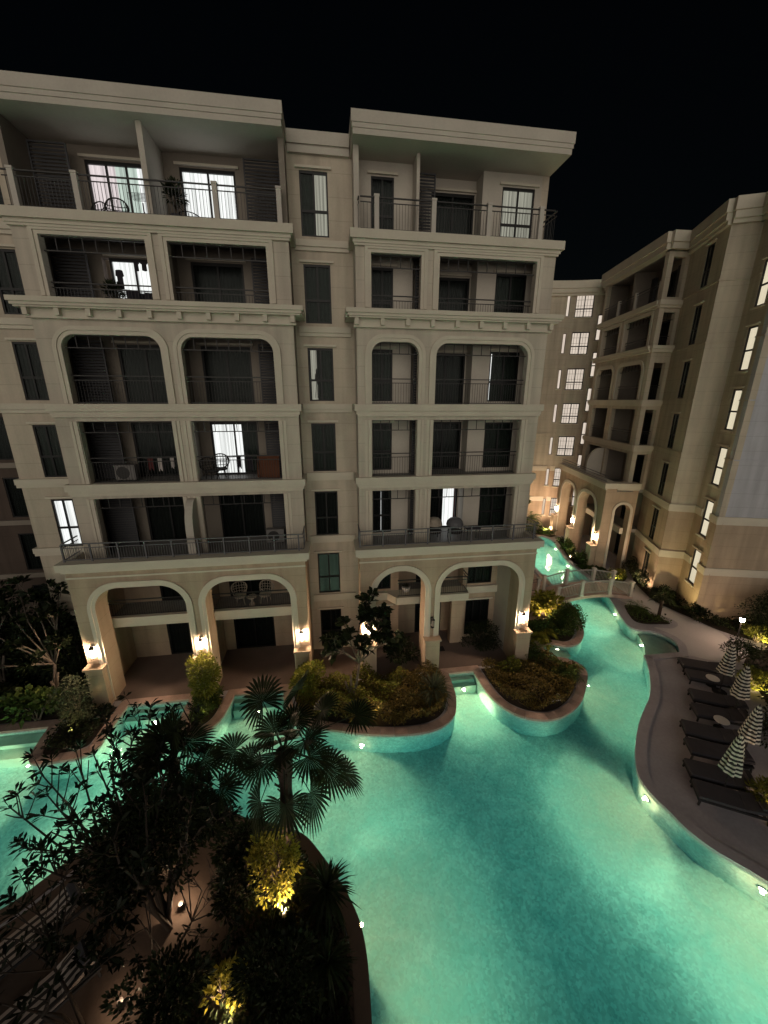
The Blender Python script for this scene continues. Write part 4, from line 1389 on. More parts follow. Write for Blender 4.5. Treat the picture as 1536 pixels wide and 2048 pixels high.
def sword(label, base, n, L, W, mat='lf_palm', trunk=.4, name='dragon_tree', group=None, droop=.45, seed=3, cat='plant', low=-.3):
    """ball of long narrow arching leaves on a short stem."""
    t = thing(name, label, cat, base, group)
    rnd = random.Random(seed)
    B = Vector(base); top = B + Vector((0, 0, trunk))
    MB().tube([B, B.lerp(top, .5) + Vector((.02, .01, 0)), top], [.09, .075, .07], 8).build('stem', 'palmbark', t)
    V, F = [], []
    for i in range(n):
        az = rnd.uniform(0, 2 * PI); el = math.asin(rnd.uniform(low, .98))
        d = Vector((math.cos(az) * math.cos(el), math.sin(az) * math.cos(el), math.sin(el)))
        s = d.cross(Vector((0, 0, 1))); s = s.normalized() if s.length > .05 else Vector((1, 0, 0))
        l = L * rnd.uniform(.7, 1.1)
        o = top + Vector((0, 0, rnd.uniform(-.15, .1)))
        k = len(V)
        for q, ww in ((0, .6), (.35, 1), (.7, .75), (1, .06)):
            c = o + d * l * q - Vector((0, 0, droop * l * q ** 2.6 * math.cos(el)))
            V += [c - s * W * ww / 2, c + s * W * ww / 2]
        for q in range(3):
            F.append((k + 2 * q, k + 2 * q + 1, k + 2 * q + 3, k + 2 * q + 2))
    npmesh('crown', np.array([tuple(v) for v in V]), np.array(F), mat, t)
    return t


def cycad(label, base, n, L, mat='lf_green', name='feather_palm', group=None, trunk=.3, seed=5, cat='plant', lw=.035, ll=.26, elmin=.05):
    """arching feathered fronds from one crown."""
    t = thing(name, label, cat, base, group)
    rnd = random.Random(seed)
    B = Vector(base); top = B + Vector((0, 0, trunk))
    MB().tube([B, top], [.1, .08], 8).build('stem', 'palmbark', t)
    bs, ds = [], []
    st = MB()
    for i in range(n):
        az = i * 2.4 + rnd.uniform(-.2, .2); el = rnd.uniform(elmin, 1.2)
        h = Vector((math.cos(az), math.sin(az), 0)); l = L * rnd.uniform(.75, 1.1)
        pts = []
        for q in range(8):
            u = q / 7
            pts.append(top + h * l * u * math.cos(el * (1 - .3 * u)) + Vector((0, 0, l * u * math.sin(el) - .55 * l * u * u)))
        st.tube(pts, [.013 - .0012 * q for q in range(8)], 4, cap=False)
        for q in range(1, 8):
            for w in (0, .5):
                a = pts[q - 1].lerp(pts[q], w); f = (pts[q] - pts[q - 1]).normalized()
                sd = f.cross(Vector((0, 0, 1))).normalized()
                for sg in (-1, 1):
                    bs.append(a); ds.append(sd * sg + f * .55 + Vector((0, 0, .12)))
    st.build('leaf_stalk', mat, t)
    V, Q = leafset(np.array([tuple(v) for v in bs]), np.array([tuple(v) for v in ds]), ll, lw, .2, .05)
    npmesh('crown', V, Q, mat, t)
    return t


# beds
cover('bronze and yellow-green shrubs filling the big kidney-shaped bed before the arches', BEDP['M'], 13000, .85, .14, .065, 'lf_red')
cover('yellowish leafy shrubs mixed into the back of the kidney-shaped bed', cr([(-1.6, -1.7), (-1.2, -3.0), (.5, -3.6), (2.2, -3.2), (3.0, -1.8)], 3), 3600, 1.15, .15, .07, 'lf_yellow')
cover('dark bronze shrubs filling the rounded bed below the corner arch', BEDP['R2'], 7500, .62, .14, .065, 'lf_red')
cover('low green planting in the tongue-shaped bed by the footbridge', BEDP['R1'], 3600, .6, .16, .07, 'lf_green')
cover('green bushy planting on the narrow tongue between two pool inlets', BEDP['P12'], 2200, .6, .14, .065, 'lf_green')
cover('dark green shrubs filling the bed at the left of the arcade', BEDP['L'], 9000, .5, .17, .08, 'lf_dark')
cover('sparse low plants in the small oval bed on the far bank', BEDP['RS'], 500, .22, .16, .06, 'lf_green')
cover('dark planting along the foot of the second building', BEDP['HB'], 9000, .55, .2, .09, 'lf_dark')
cover('dark planting behind the sun loungers', BEDP['RB'], 8000, .45, .2, .08, 'lf_dark')
cover('dark low planting over the island in front', BEDP['IS'], 5200, .4, .15, .06, 'lf_dark')
cover('leafy planting at the far end of the channel', BEDP['FW'], 4200, .8, .26, .1, 'lf_green')
cover('leafy strip below the arcade across the channel', BEDP['FR'], 1800, .5, .2, .08, 'lf_dark')
cover('leafy patch beside the footbridge across the channel', BEDP['FR2'], 2200, .55, .2, .08, 'lf_green')

# island palms and trees
fan_palm('tall fan palm on the island tip, dark against the lit water', (-1.65, -8.25, 0), 3.55, (.12, .05), 7, .84, seed=4, pet=(.5, .9), hubs=[(-.42, -8.3, 4.85), (.5, -8.0, 4.3), (-2.0, -7.9, 5.0), (-.98, -8.5, 5.75), (-2.68, -8.5, 4.1), (-1.5, -8.9, 4.8), (-.87, -8.7, 4.35), (-.34, -8.6, 3.2), (.1, -8.2, 2.5), (-1.95, -8.9, 3.95), (-.85, -8.5, 2.3), (-2.2, -8.5, 2.2), (-1.5, -8.75, 2.3)])
fan_palm('slimmer fan palm with a shaggy trunk, half hidden in the frangipani branches', (-4.55, -7.9, 0), 3.2, (-.1, .2), 6, .8, seed=11, trunk_r=.13, pet=(.4, .8), hubs=[(-5.2, -7.6, 3.5), (-3.7, -8.0, 3.35), (-4.5, -7.6, 4.0), (-3.1, -8.7, 3.1), (-5.0, -8.2, 3.0)])
rt_ = random.Random(5)
TG = [(-8.6, -8.0, 2.6), (-8.1, -7.5, 3.1), (-7.9, -8.7, 2.0), (-7.3, -7.2, 3.4), (-7.4, -8.3, 3.2), (-6.6, -7.6, 3.6), (-6.8, -8.8, 3.2), (-6.0, -6.9, 3.3), (-6.3, -7.3, 4.4),
      (-5.4, -6.9, 4.0), (-5.9, -8.2, 3.7), (-5.0, -7.6, 3.7), (-5.3, -8.8, 3.7), (-4.4, -8.4, 3.8), (-4.6, -9.2, 3.6), (-3.8, -7.9, 3.4), (-3.6, -9.0, 3.5), (-3.0, -8.4, 3.0), (-2.9, -9.3, 2.9), (-3.5, -9.9, 3.1),
      (-5.0, -9.9, 3.6), (-6.0, -9.6, 3.3), (-4.2, -10.4, 3.1), (-6.9, -9.6, 2.6), (-5.6, -7.6, 3.1), (-4.6, -7.3, 3.1), (-6.2, -8.6, 2.8), (-5.5, -6.3, 3.0), (-4.1, -7.1, 4.3), (-4.9, -8.2, 3.0)]
branchy('large dark frangipani with whorled leaves and forked limbs over the island', (-4.45, -9.7, 0), TG, nleaf=10, L=.30, W=.075, sub=4, r0=.075, jit=.6, bare=.15)
branchy('second, lower frangipani with sparse whorls over the striped loungers', (-5.6, -11.2, 0), [(-7.6, -9.6, 1.7), (-7.0, -10.2, 2.0), (-8.1, -10.1, 1.5), (-6.4, -9.7, 2.3), (-7.2, -10.9, 1.7), (-6.2, -10.7, 2.4), (-5.6, -10.0, 2.6), (-5.0, -10.6, 2.5), (-6.8, -11.4, 1.9), (-5.4, -11.6, 2.4), (-4.6, -11.3, 2.3), (-7.9, -9.0, 1.6), (-6.9, -9.1, 1.9)], nleaf=8, L=.25, W=.07, sub=3, r0=.045, jit=.6, bare=.2)
shrub('dense_shrub', 'dense dark bush rising among the frangipani limbs', (-4.9, -8.5, 0), (1.75, 1.05, 1.55), 9000, .15, .06, 'lf_dark', low=-.2, clumps=46)
branchy('thin bare-stemmed sapling with few leaf tufts rising from the island edge', (-5.6, -6.9, 0), [(-5.9, -6.5, 4.1), (-5.3, -6.3, 3.5), (-6.4, -6.3, 3.0)], nleaf=9, sub=2, L=.24, W=.07, r0=.035, name='sapling')
branchy('bare wiry shrub with forked dark twigs before the lit ground under the frangipani', (-4.15, -10.35, 0), [(-5.2, -9.9, 1.5), (-4.8, -9.5, 1.9), (-4.2, -9.6, 2.1), (-3.6, -9.8, 1.8), (-3.1, -10.1, 1.5), (-4.9, -10.5, 1.3), (-3.5, -10.6, 1.2), (-4.4, -10.9, 1.3), (-3.0, -9.6, 1.6), (-5.5, -9.4, 1.4), (-3.9, -9.1, 2.3), (-2.7, -10.4, 1.1)], nleaf=7, L=.17, W=.055, sub=5, r0=.035, jit=.5, name='wiry_shrub', cat='shrub', bare=.25)
shrub('leafy_shrub', 'low dark shrub between the palm trunk and the frangipani, on the island rim', (-2.9, -8.3, 0), (.75, .55, .5), 1500, .15, .06, 'lf_dark', clumps=22)
shrub('leafy_shrub', 'dark shrub before the golden lit shrub on the island', (-2.8, -9.5, 0), (.65, .6, .5), 1300, .15, .06, 'lf_dark', clumps=20)
shrub('leafy_shrub', 'sparse dark shrub left of the frangipani trunk, beside the lit ground', (-5.6, -9.0, 0), (.8, .6, .7), 1300, .17, .065, 'lf_dark', clumps=22)
branchy('dark leafy shrub between the striped loungers and the lit ground', (-5.7, -9.9, 0), [(-6.3, -9.5, 1.1), (-5.8, -9.3, 1.4), (-5.3, -9.7, 1.2), (-6.2, -10.2, 1.0), (-5.6, -10.4, 1.1), (-6.7, -9.9, .9), (-5.1, -10.1, 1.0)], nleaf=13, L=.22, W=.07, sub=5, r0=.03, jit=.5, name='wiry_shrub', cat='shrub', bare=0)
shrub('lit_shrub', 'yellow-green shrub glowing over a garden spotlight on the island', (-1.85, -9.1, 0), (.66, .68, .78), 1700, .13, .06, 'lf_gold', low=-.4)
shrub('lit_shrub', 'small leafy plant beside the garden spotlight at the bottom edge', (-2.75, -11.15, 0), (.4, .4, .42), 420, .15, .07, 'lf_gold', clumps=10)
sword('spiky dragon tree leaning over the island rim, leaf tips drooping over the water', (-.45, -10.0, 0), 150, .85, .05, trunk=.95, seed=8)
sword('lower spiky plant nearer the camera on the island rim', (-.45, -11.15, 0), 120, .75, .045, trunk=.5, seed=9)
shrub('dense_shrub', 'dark bush filling the front of the island', (-1.5, -11.2, 0), (1.0, .8, .75), 2200, .15, .06, 'lf_dark', clumps=26)
shrub('dense_shrub', 'dark bush beside the striped loungers on the island', (-3.9, -11.3, 0), (.8, .7, .85), 1600, .16, .065, 'lf_dark', clumps=20)
sword('spiky plant at the left edge of the island, its long leaves over the water', (-9.3, -9.2, 0), 90, .8, .045, trunk=1.1, seed=12, mat='lf_palm')

# arcade beds
branchy('big-leaved tree with a pale slanting trunk in front of the narrower arches', (.6, -2.9, 0), [(1.5, -2.2, 4.6), (1.1, -2.4, 3.9), (2.0, -2.3, 3.9), (.5, -2.5, 3.3), (1.9, -2.6, 3.0), (1.0, -3.0, 2.9), (0, -2.4, 2.4), (-.2, -2.7, 2.9), (1.6, -2.0, 3.4), (2.3, -2.2, 2.5)],
        mat='lf_dark', nleaf=15, L=.40, W=.2, sub=5, r0=.075, name='fiddle_leaf_tree', bare=0)
shrub('leafy_shrub', 'tall airy bush on the tongue between the inlets, lit by the pier lantern', (-5.6, -2.1, 0), (.72, .6, 1.55), 2400, .17, .075, 'lf_yellow', low=-.9, clumps=34, spread=.3)
shrub('leafy_shrub', 'pale small-leaved bush lit by the lantern beside the outermost pedestal', (-10.6, -2.2, 0), (.75, .6, 1.0), 2000, .12, .055, 'lf_grey', low=-.8, clumps=28)
shrub('leafy_shrub', 'round yellow-green bush below the lantern right of the wide arches', (-1.2, -2.2, 0), (.7, .55, .85), 1900, .17, .1, 'lf_yellow', low=-.6, clumps=24)
branchy('tall dark leafy tree with a pale bent limb beside the outermost arcade pier', (-12.4, -.6, 0), [(-11.6, -.8, 4.2), (-12.6, -.4, 5.0), (-13.6, -.4, 4.4), (-11.4, -1.0, 3.0), (-13.0, -1.2, 3.3), (-14.4, -.6, 3.6), (-12.2, -1.5, 2.4), (-14.0, -1.4, 2.4), (-13.4, .2, 5.3), (-11.8, .2, 5.0)],
        mat='lf_dark', nleaf=14, L=.38, W=.15, sub=4, r0=.09, name='broadleaf_tree', bare=0)
branchy('dark broad tree at the far left behind the bed', (-15.2, .4, 0), [(-15, .2, 4.4), (-16.2, .3, 4.0), (-14.4, .6, 3.8), (-15.6, -.5, 3.0), (-16.8, -.4, 3.0), (-14.6, -.8, 2.8), (-15.4, 1.0, 5.2)],
        mat='lf_dark', nleaf=14, L=.4, W=.16, sub=4, r0=.09, name='broadleaf_tree', bare=0)
shrub('leafy_shrub', 'tall dense dark bush at the left edge, against the recessed wing', (-13.2, .5, 0), (1.5, .9, 2.1), 3600, .26, .12, 'lf_dark', clumps=46, low=-.8)
shrub('leafy_shrub', 'dark bush at the outermost arcade pier, behind the pale bush', (-11.6, .0, 0), (.9, .7, 1.5), 2200, .22, .1, 'lf_dark', clumps=30, low=-.8)
shrub('leafy_shrub', 'big-leaved dark bush farthest left, its top against the wing windows', (-16.0, 1.2, 0), (1.7, .9, 2.4), 3200, .3, .13, 'lf_dark', clumps=44, low=-.8)
shrub('leafy_shrub', 'large-leaved dark plant in the left bed near the pool inlet', (-12.3, -2.0, 0), (.9, .5, .8), 500, .36, .2, 'lf_green', clumps=16)
shrub('leafy_shrub', 'dark bush behind the water-side bed at the left edge', (-14.6, -1.6, 0), (1.2, .6, .9), 900, .3, .15, 'lf_dark', clumps=18)
sword('grey-green fountain of narrow leaves at the rim of the kidney-shaped bed', (4.25, -3.0, 0), 190, 1.15, .045, trunk=.35, mat='lf_grey', seed=15, droop=.5, low=.05)
shrub('leafy_shrub', 'dark bush inside the narrower arch behind the slim pier', (3.2, -.6, 0), (.75, .5, .75), 900, .2, .09, 'lf_dark')
shrub('clipped_hedge', 'dark rounded hedge inside the corner arch below the window', (7.8, .1, 0), (1.15, .6, .85), 3600, .1, .05, 'lf_dark', clumps=40, low=-.6, cat='hedge')
cycad('feathery palm clump on the rim of the rounded bed', (10.95, -2.55, 0), 16, 1.1, seed=21, mat='lf_green')
cycad('feathery palm clump beside the corner pedestal', (10.0, -1.3, 0), 13, 1.0, seed=22, mat='lf_green')
shrub('leafy_shrub', 'small yellowish bush near the corner pedestal base', (8.4, -2.0, 0), (.5, .35, .42), 500, .14, .07, 'lf_yellow', clumps=12)
cycad('yellow-lit split-leaved plant at the inlet below the corner lantern', (11.25, .7, 0), 17, 1.15, seed=23, mat='lf_gold', lw=.11, ll=.42)
shrub('dense_shrub', 'dense rounded green bush over the pool edge before the footbridge', (13.55, 1.15, 0), (.75, .7, .8), 3200, .13, .05, 'lf_green', clumps=36, low=-.5)
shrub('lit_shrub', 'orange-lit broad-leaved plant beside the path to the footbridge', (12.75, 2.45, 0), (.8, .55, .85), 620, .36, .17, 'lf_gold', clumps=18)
shrub('dense_shrub', 'low green bush between the corner pier and the dense rounded bush', (11.3, .7, 0), (.8, .4, .6), 1300, .16, .07, 'lf_green')
# far bank
cycad('short dark palm with a thick trunk in the small oval bed', (19.75, 1.5, 0), 12, .9, seed=31, trunk=1.25, mat='lf_palm')
cycad('low cycad with arching fronds in the small oval bed', (18.9, 2.1, 0), 14, .8, seed=32, mat='lf_green')
shrub('clipped_hedge', 'tall dark hedge in front of the windowless side wall', (24.9, -1.2, 0), (2.8, 1.0, 1.5), 9000, .14, .06, 'lf_dark', clumps=70, low=-.7, cat='hedge')
shrub('clipped_hedge', 'dark hedge continuing to the right edge by the side wall', (29.8, -2.7, 0), (2.8, 1.0, 1.5), 6000, .14, .06, 'lf_dark', clumps=60, low=-.7, cat='hedge')
for i, (x, y, r, lb) in enumerate([(21.4, 3.2, .6, 'low bush at the foot of the stepped corner'), (21.9, 5.2, .75, 'dark bush under the dark window column'), (22.5, 6.9, .8, 'dark bush in the angle beside the nearest arcade arch across the channel'), (21.75, 1.0, .55, 'low bush below the stairwell windows')]):
    shrub('dense_shrub', lb, (x, y, 0), (r, r, r * .9), 1100, .15, .07, 'lf_dark', clumps=18)
shrub('lit_shrub', 'yellow shrub lit by a garden spotlight behind the bridge railing', (20.6, 6.5, 0), (.65, .5, .5), 900, .15, .07, 'lf_yellow', clumps=18)
shrub('lit_shrub', 'yellow shrub glowing beside the lamp post', (23.0, -1.5, 0), (.8, .5, .5), 900, .15, .07, 'lf_yellow', clumps=18)
shrub('lit_shrub', 'yellow-lit shrub behind the zigzag parasol farthest from the camera', (19.0, -4.6, 0), (.6, .5, .55), 900, .14, .07, 'lf_yellow', clumps=18)
shrub('lit_shrub', 'pinkish lit leaves right of the nearest pair of loungers', (13.75, -9.25, 0), (.5, .45, .5), 700, .16, .06, 'lf_yellow', clumps=14)
shrub('dense_shrub', 'dark rounded bush beside the head of the farthest loungers', (20.4, -2.8, 0), (.8, .7, .6), 1500, .12, .055, 'lf_dark', clumps=22)
shrub('dense_shrub', 'dark bush behind the third zigzag parasol', (16.6, -7.4, 0), (1.0, .8, .8), 1700, .14, .06, 'lf_dark', clumps=24)
shrub('dense_shrub', 'dark bush at the right edge below the nearest loungers', (13.95, -10.9, 0), (.9, .9, .75), 1900, .14, .06, 'lf_dark', clumps=24)
shrub('dense_shrub', 'dark bush between two zigzag parasols at the right edge', (18.4, -6.4, 0), (1.0, .8, .9), 1700, .14, .06, 'lf_dark', clumps=24)
# far end of the channel
branchy('leafy tree at the far end of the channel beside the building corner', (17.6, 17.0, 0), [(17.0, 17, 3.8), (18.2, 17.2, 4.2), (17.6, 16.6, 3.2), (18.8, 16.9, 3.2), (16.6, 16.8, 2.6), (17.8, 17.6, 5.0)],
        mat='lf_green', nleaf=16, L=.42, W=.16, sub=4, r0=.08, name='broadleaf_tree', bare=0)
cycad('feathery palm at the far end of the channel', (19.3, 17.2, 0), 20, 1.8, seed=41, trunk=1.5, mat='lf_green', lw=.06, ll=.45)
shrub('lit_shrub', 'yellow shrub over a spotlight at the far end of the channel', (17.9, 16.35, 0), (.8, .4, .7), 1000, .2, .09, 'lf_yellow', clumps=18)
shrub('dense_shrub', 'bush between the first and second arcade piers across the channel', (20.2, 11.7, 0), (.55, .6, .6), 900, .18, .08, 'lf_green', clumps=16)
shrub('dense_shrub', 'bush at the pedestal foot nearest the bridge across the channel', (19.95, 9.2, 0), (.6, .6, .6), 1000, .18, .08, 'lf_green', clumps=16)

# ------------------------------------------------------------------ FOOTBRIDGE
br = thing('footbridge', 'low arched footbridge with grey baluster railings over the pool channel', 'footbridge', (17.1, 4.8, 0))
BX0, BX1, BYN, BYF = 14.35, 19.95, 3.95, 5.65


def bz(x):
    return .07 + .42 * max(0., 1 - ((x - 17.15) / 2.8) ** 2)


m = MB()
n = 28
vs, fs = [], []
for i in range(n + 1):
    x = BX0 + (BX1 - BX0) * i / n
    z = bz(x)
    vs += [(x, BYN - .12, z), (x, BYF + .12, z), (x, BYF + .12, z - .22), (x, BYN - .12, z - .22)]
for i in range(n):
    for k in range(4):
        fs.append((4 * i + k, 4 * i + (k + 1) % 4, 4 * i + 4 + (k + 1) % 4, 4 * i + 4 + k)[::-1])
fs += [(0, 1, 2, 3), (4 * n + 3, 4 * n + 2, 4 * n + 1, 4 * n)]
m.add(vs, fs).build('deck', 'coping', br)
PX = [14.5, 16.15, 18.2, 19.8]
for y in (BYN, BYF):
    for x in PX:
        z = bz(x)
        m = MB(); m.box(x - .09, x + .09, y - .09, y + .09, z, z + 1.02); m.box(x - .13, x + .13, y - .13, y + .13, z + 1.02, z + 1.08)
        m.box(x - .1, x + .1, y - .1, y + .1, z + 1.08, z + 1.12); m.box(x - .12, x + .12, y - .12, y + .12, z + .001, z + .12)
        m.build('post', 'post', br)
    for a, b in zip(PX[:-1], PX[1:]):
        m = MB()
        xs = [a + .09 + (b - a - .18) * i / 12 for i in range(13)]
        m.tube([(x, y, bz(x) + .93) for x in xs], .045, 6); m.tube([(x, y, bz(x) + .14) for x in xs], .026, 6)
        k = int((b - a - .18) / .105)
        for i in range(1, k):
            x = a + .09 + (b - a - .18) * i / k
            m.box(x - .011, x + .011, y - .011, y + .011, bz(x) + .14, bz(x) + .93)
        m.build('railing', 'bridgerail', br)
m = MB(); m.box(10.9, 14.4, 5.65, 5.8, .0, .04)
wf = thing('garden_railing', 'short dark railing with pale posts between the corner of the block and the footbridge', 'railing', (12.5, 5.7, 0))
for x in (11.4, 12.9, 14.05):
    m = MB(); m.box(x - .09, x + .09, 5.5, 5.68, 0, 1.0); m.box(x - .13, x + .13, 5.46, 5.72, 1.0, 1.06); m.build('post', 'post', wf)
for a, b in ((11.49, 12.81), (12.99, 13.96)):
    railing(wf, I4, a, b, 5.59, .05, .95, .105, mat='steel')

# ------------------------------------------------------------------ SUN TERRACE
def lounger(loc, rz, label, group, cushion='charcoal', stripes=False):
    t = thing('sun_lounger', label, 'sun lounger', loc, group)
    ORG[t.name] = Vector((0, 0, 0))
    m = MB(); m.box(-.95, .95, -.36, -.3, .2, .27); m.box(-.95, .95, .3, .36, .2, .27); m.box(-.95, -.89, -.3, .3, .2, .27); m.box(.89, .95, -.3, .3, .2, .27)
    for i in range(9): m.box(-.85 + .2 * i, -.77 + .2 * i, -.3, .3, .235, .262)
    m.build('frame', 'charcoal2', t)
    for sx in (-.9, .9):
        for sy in (-.33, .33):
            m = MB(); m.bar((sx, sy, 0), (sx * .98, sy, .2), .05); m.build('leg', 'charcoal2', t)

    def pad(pts, y0, y1, name, mat):
        """cushion: rounded-edge section pts (x,z) along y"""
        m = MB()
        N_ = 4
        ring = []
        for k, (y, q) in enumerate(((y0, .88), (y0 + .03, 1), (y1 - .03, 1), (y1, .88))):
            cx = sum(p[0] for p in pts) / len(pts); cz = sum(p[1] for p in pts) / len(pts)
            ring += [(cx + (p[0] - cx) * (.985 if q < 1 else 1), y, cz + (p[1] - cz) * q) for p in pts]
        n = len(pts); fs = []
        for k in range(3):
            for i in range(n):
                fs.append((k * n + i, k * n + (i + 1) % n, (k + 1) * n + (i + 1) % n, (k + 1) * n + i))
        fs += [tuple(range(n))[::-1], tuple(range(3 * n, 4 * n))]
        m.add(ring, fs)
        return m.build(name, mat, t)
    c = 'band' if stripes else cushion
    pad([(-.94, .27), (.3, .27), (.3, .37), (.27, .385), (-.3, .39), (-.91, .385), (-.94, .36)], -.34, .34, 'mattress', c)
    a = math.radians(9 if not stripes else 24)
    ca, sa = math.cos(a), math.sin(a)
    R2 = lambda p: (.31 + p[0] * ca - p[1] * sa, .275 + p[0] * sa + p[1] * ca)
    pad([R2(p) for p in ((0, 0), (.66, 0), (.66, .09), (.63, .115), (.03, .115), (0, .1))], -.34, .34, 'backrest', c)
    pad([R2(p) for p in ((.42, .118), (.62, .118), (.64, .15), (.6, .2), (.47, .2), (.42, .16))], -.27, .27, 'pillow', cushion)
    t.rotation_euler = (0, 0, rz)
    return t


rz = math.radians(-26)
dv = Vector((math.cos(rz), math.sin(rz), 0)); pv = Vector((math.sin(rz), -math.cos(rz), 0))
LOU = [((17.13, -2.5), 'farthest charcoal lounger of the row on the dark deck, beside the pale footpath'), ((16.69, -3.31), 'second charcoal lounger from the pale footpath, white side table at its side'),
       ((15.67, -4.52), 'third charcoal lounger from the pale footpath, next to the side table'), ((15.03, -5.25), 'fourth charcoal lounger from the pale footpath, second parasol at its head'),
       ((13.76, -6.04), 'fifth charcoal lounger from the pale footpath, below the third parasol'), ((13.2, -6.78), 'sixth charcoal lounger from the pale footpath, nearest parasol leaning over it'),
       ((12.35, -7.6), 'seventh charcoal lounger from the pale footpath, beside the nearest parasol'), ((11.9, -8.36), 'nearest charcoal lounger, last of the row beside the lit leaves')]
base = None
for (x, y), lb in LOU:
    c = Vector((x, y, 0)) + dv * .93 + pv * .32
    if base is None:
        base = lounger(tuple(c), rz, lb, 'charcoal sun loungers on the far deck')
    else:
        dup(base, tuple(c), rz + random.uniform(-.07, .07), lb)
st1 = lounger((-6.55, -10.75, 0), math.radians(42), 'black and white striped lounger at the bottom left corner, lit between dark leaves', 'striped loungers on the island', stripes=True)
dup(st1, (-7.45, -9.45, 0), math.radians(44), 'striped lounger farther back on the island, mostly behind dark leaves')


def side_table(loc, label):
    t = thing('side_table', label, 'side table', loc, 'side tables between the loungers')
    ORG[t.name] = Vector((0, 0, 0))
    MB().lathe([(.2, .0), (.2, .02), (.05, .04), (.035, .38)], n=14).build('pedestal', 'charcoal2', t)
    MB().lathe([(.24, .38), (.26, .39), (.26, .41), (.24, .42)], n=18).build('table_top', 'ceramic', t)
    return t


tb = side_table((17.35, -4.1, 0), 'small white round side table between the second and third loungers')
dup(tb, (15.35, -6.3, 0), 0, 'small white round side table between the fourth and fifth loungers')


def parasol(loc, label):
    t = thing('parasol', label, 'parasol', loc, 'folded zigzag parasols beside the loungers')
    ORG[t.name] = Vector((0, 0, 0))
    MB().lathe([(.28, 0), (.28, .05), (.06, .08), (.04, .12), (.024, .14), (.024, 2.45), (.012, 2.6)], n=12).build('pole', 'charcoal2', t)
    vs, fs = [], []
    n = 48
    prof = [(2.52, .035), (2.42, .07), (2.2, .12), (1.9, .165), (1.6, .205), (1.3, .24), (1.08, .265)]
    for z, r in prof:
        for k in range(n):
            a = 2 * PI * k / n
            q = r * (1 + .22 * math.cos(8 * a) + .05 * math.sin(5 * a + z * 3))
            vs.append((q * math.cos(a), q * math.sin(a), z + (.05 * math.cos(8 * a) if z < 1.1 else 0)))
    for i in range(len(prof) - 1):
        for k in range(n):
            fs.append((i * n + k, i * n + (k + 1) % n, (i + 1) * n + (k + 1) % n, (i + 1) * n + k))
    fs.append(tuple(range(n)))
    MB().add(vs, fs).build('canopy', 'canvas', t, smooth=True)
    MB().lathe([(.16, 1.5), (.225, 1.5), (.23, 1.53), (.225, 1.56), (.16, 1.56)], n=16).build('tie', 'charcoal2', t)
    return t


pa = parasol((17.3, -4.55, 0), 'folded zigzag parasol farthest from the camera, in front of the lit shrub')
dup(pa, (16.45, -5.88, 0), .5, 'second folded zigzag parasol, at the head of the fourth lounger')
dup(pa, (14.65, -7.75, 0), 1.1, 'third folded zigzag parasol, beside the dark bushes')
dup(pa, (12.75, -8.72, 0), 1.7, 'folded zigzag parasol nearest the camera')

# lamp post
lp = thing('lamp_post', 'slim garden lamp post glowing pinkish at the edge of the pale footpath', 'lamp post', (21.54, -1.62, 0))
m = MB(); m.lathe([(.07, 0), (.07, .03), (.03, .05), (.025, 1.5)], (21.54, -1.62), 10); m.build('pole', 'steel', lp)
m = MB(); m.lathe([(.06, 1.48), (.1, 1.53), (.11, 1.66), (.09, 1.69)], (21.54, -1.62), 12); m.build('lamp', 'posthead', lp)
m = MB(); m.lathe([(.1, 1.7), (.08, 1.74), (.02, 1.77)], (21.54, -1.62), 12); m.build('cap', 'steel', lp)


# ------------------------------------------------------------------ lights of the place, with a few added ones
def spot(loc, direction, watts, color, size, blend=.6, radius=.06, name='spot'):
    l = bpy.data.lights.new(name, 'SPOT')
    l.energy = watts; l.color = color; l.spot_size = math.radians(size); l.spot_blend = blend; l.shadow_soft_size = radius
    o = bpy.data.objects.new(name, l); COL.objects.link(o)
    o.location = loc
    o.rotation_euler = Vector(direction).to_track_quat('-Z', 'Y').to_euler()
    return o


def point(loc, watts, color, radius=.05, name='glow'):
    l = bpy.data.lights.new(name, 'POINT'); l.energy = watts; l.color = color; l.shadow_soft_size = radius
    o = bpy.data.objects.new(name, l); COL.objects.link(o); o.location = loc
    return o


def inward(x, y):
    """nearest outline point of the pool and the direction into the water there."""
    best = None
    n = len(POOLC)
    for i in range(n):
        a, b = Vector(POOLC[i]), Vector(POOLC[(i + 1) % n])
        ab = b - a
        u = max(0, min(1, (Vector((x, y)) - a).dot(ab) / max(ab.length_squared, 1e-9)))
        p = a + ab * u
        d = (p - Vector((x, y))).length
        if best is None or d < best[0]:
            best = (d, p, Vector((-ab.y, ab.x)).normalized())
    return best[1], best[2]


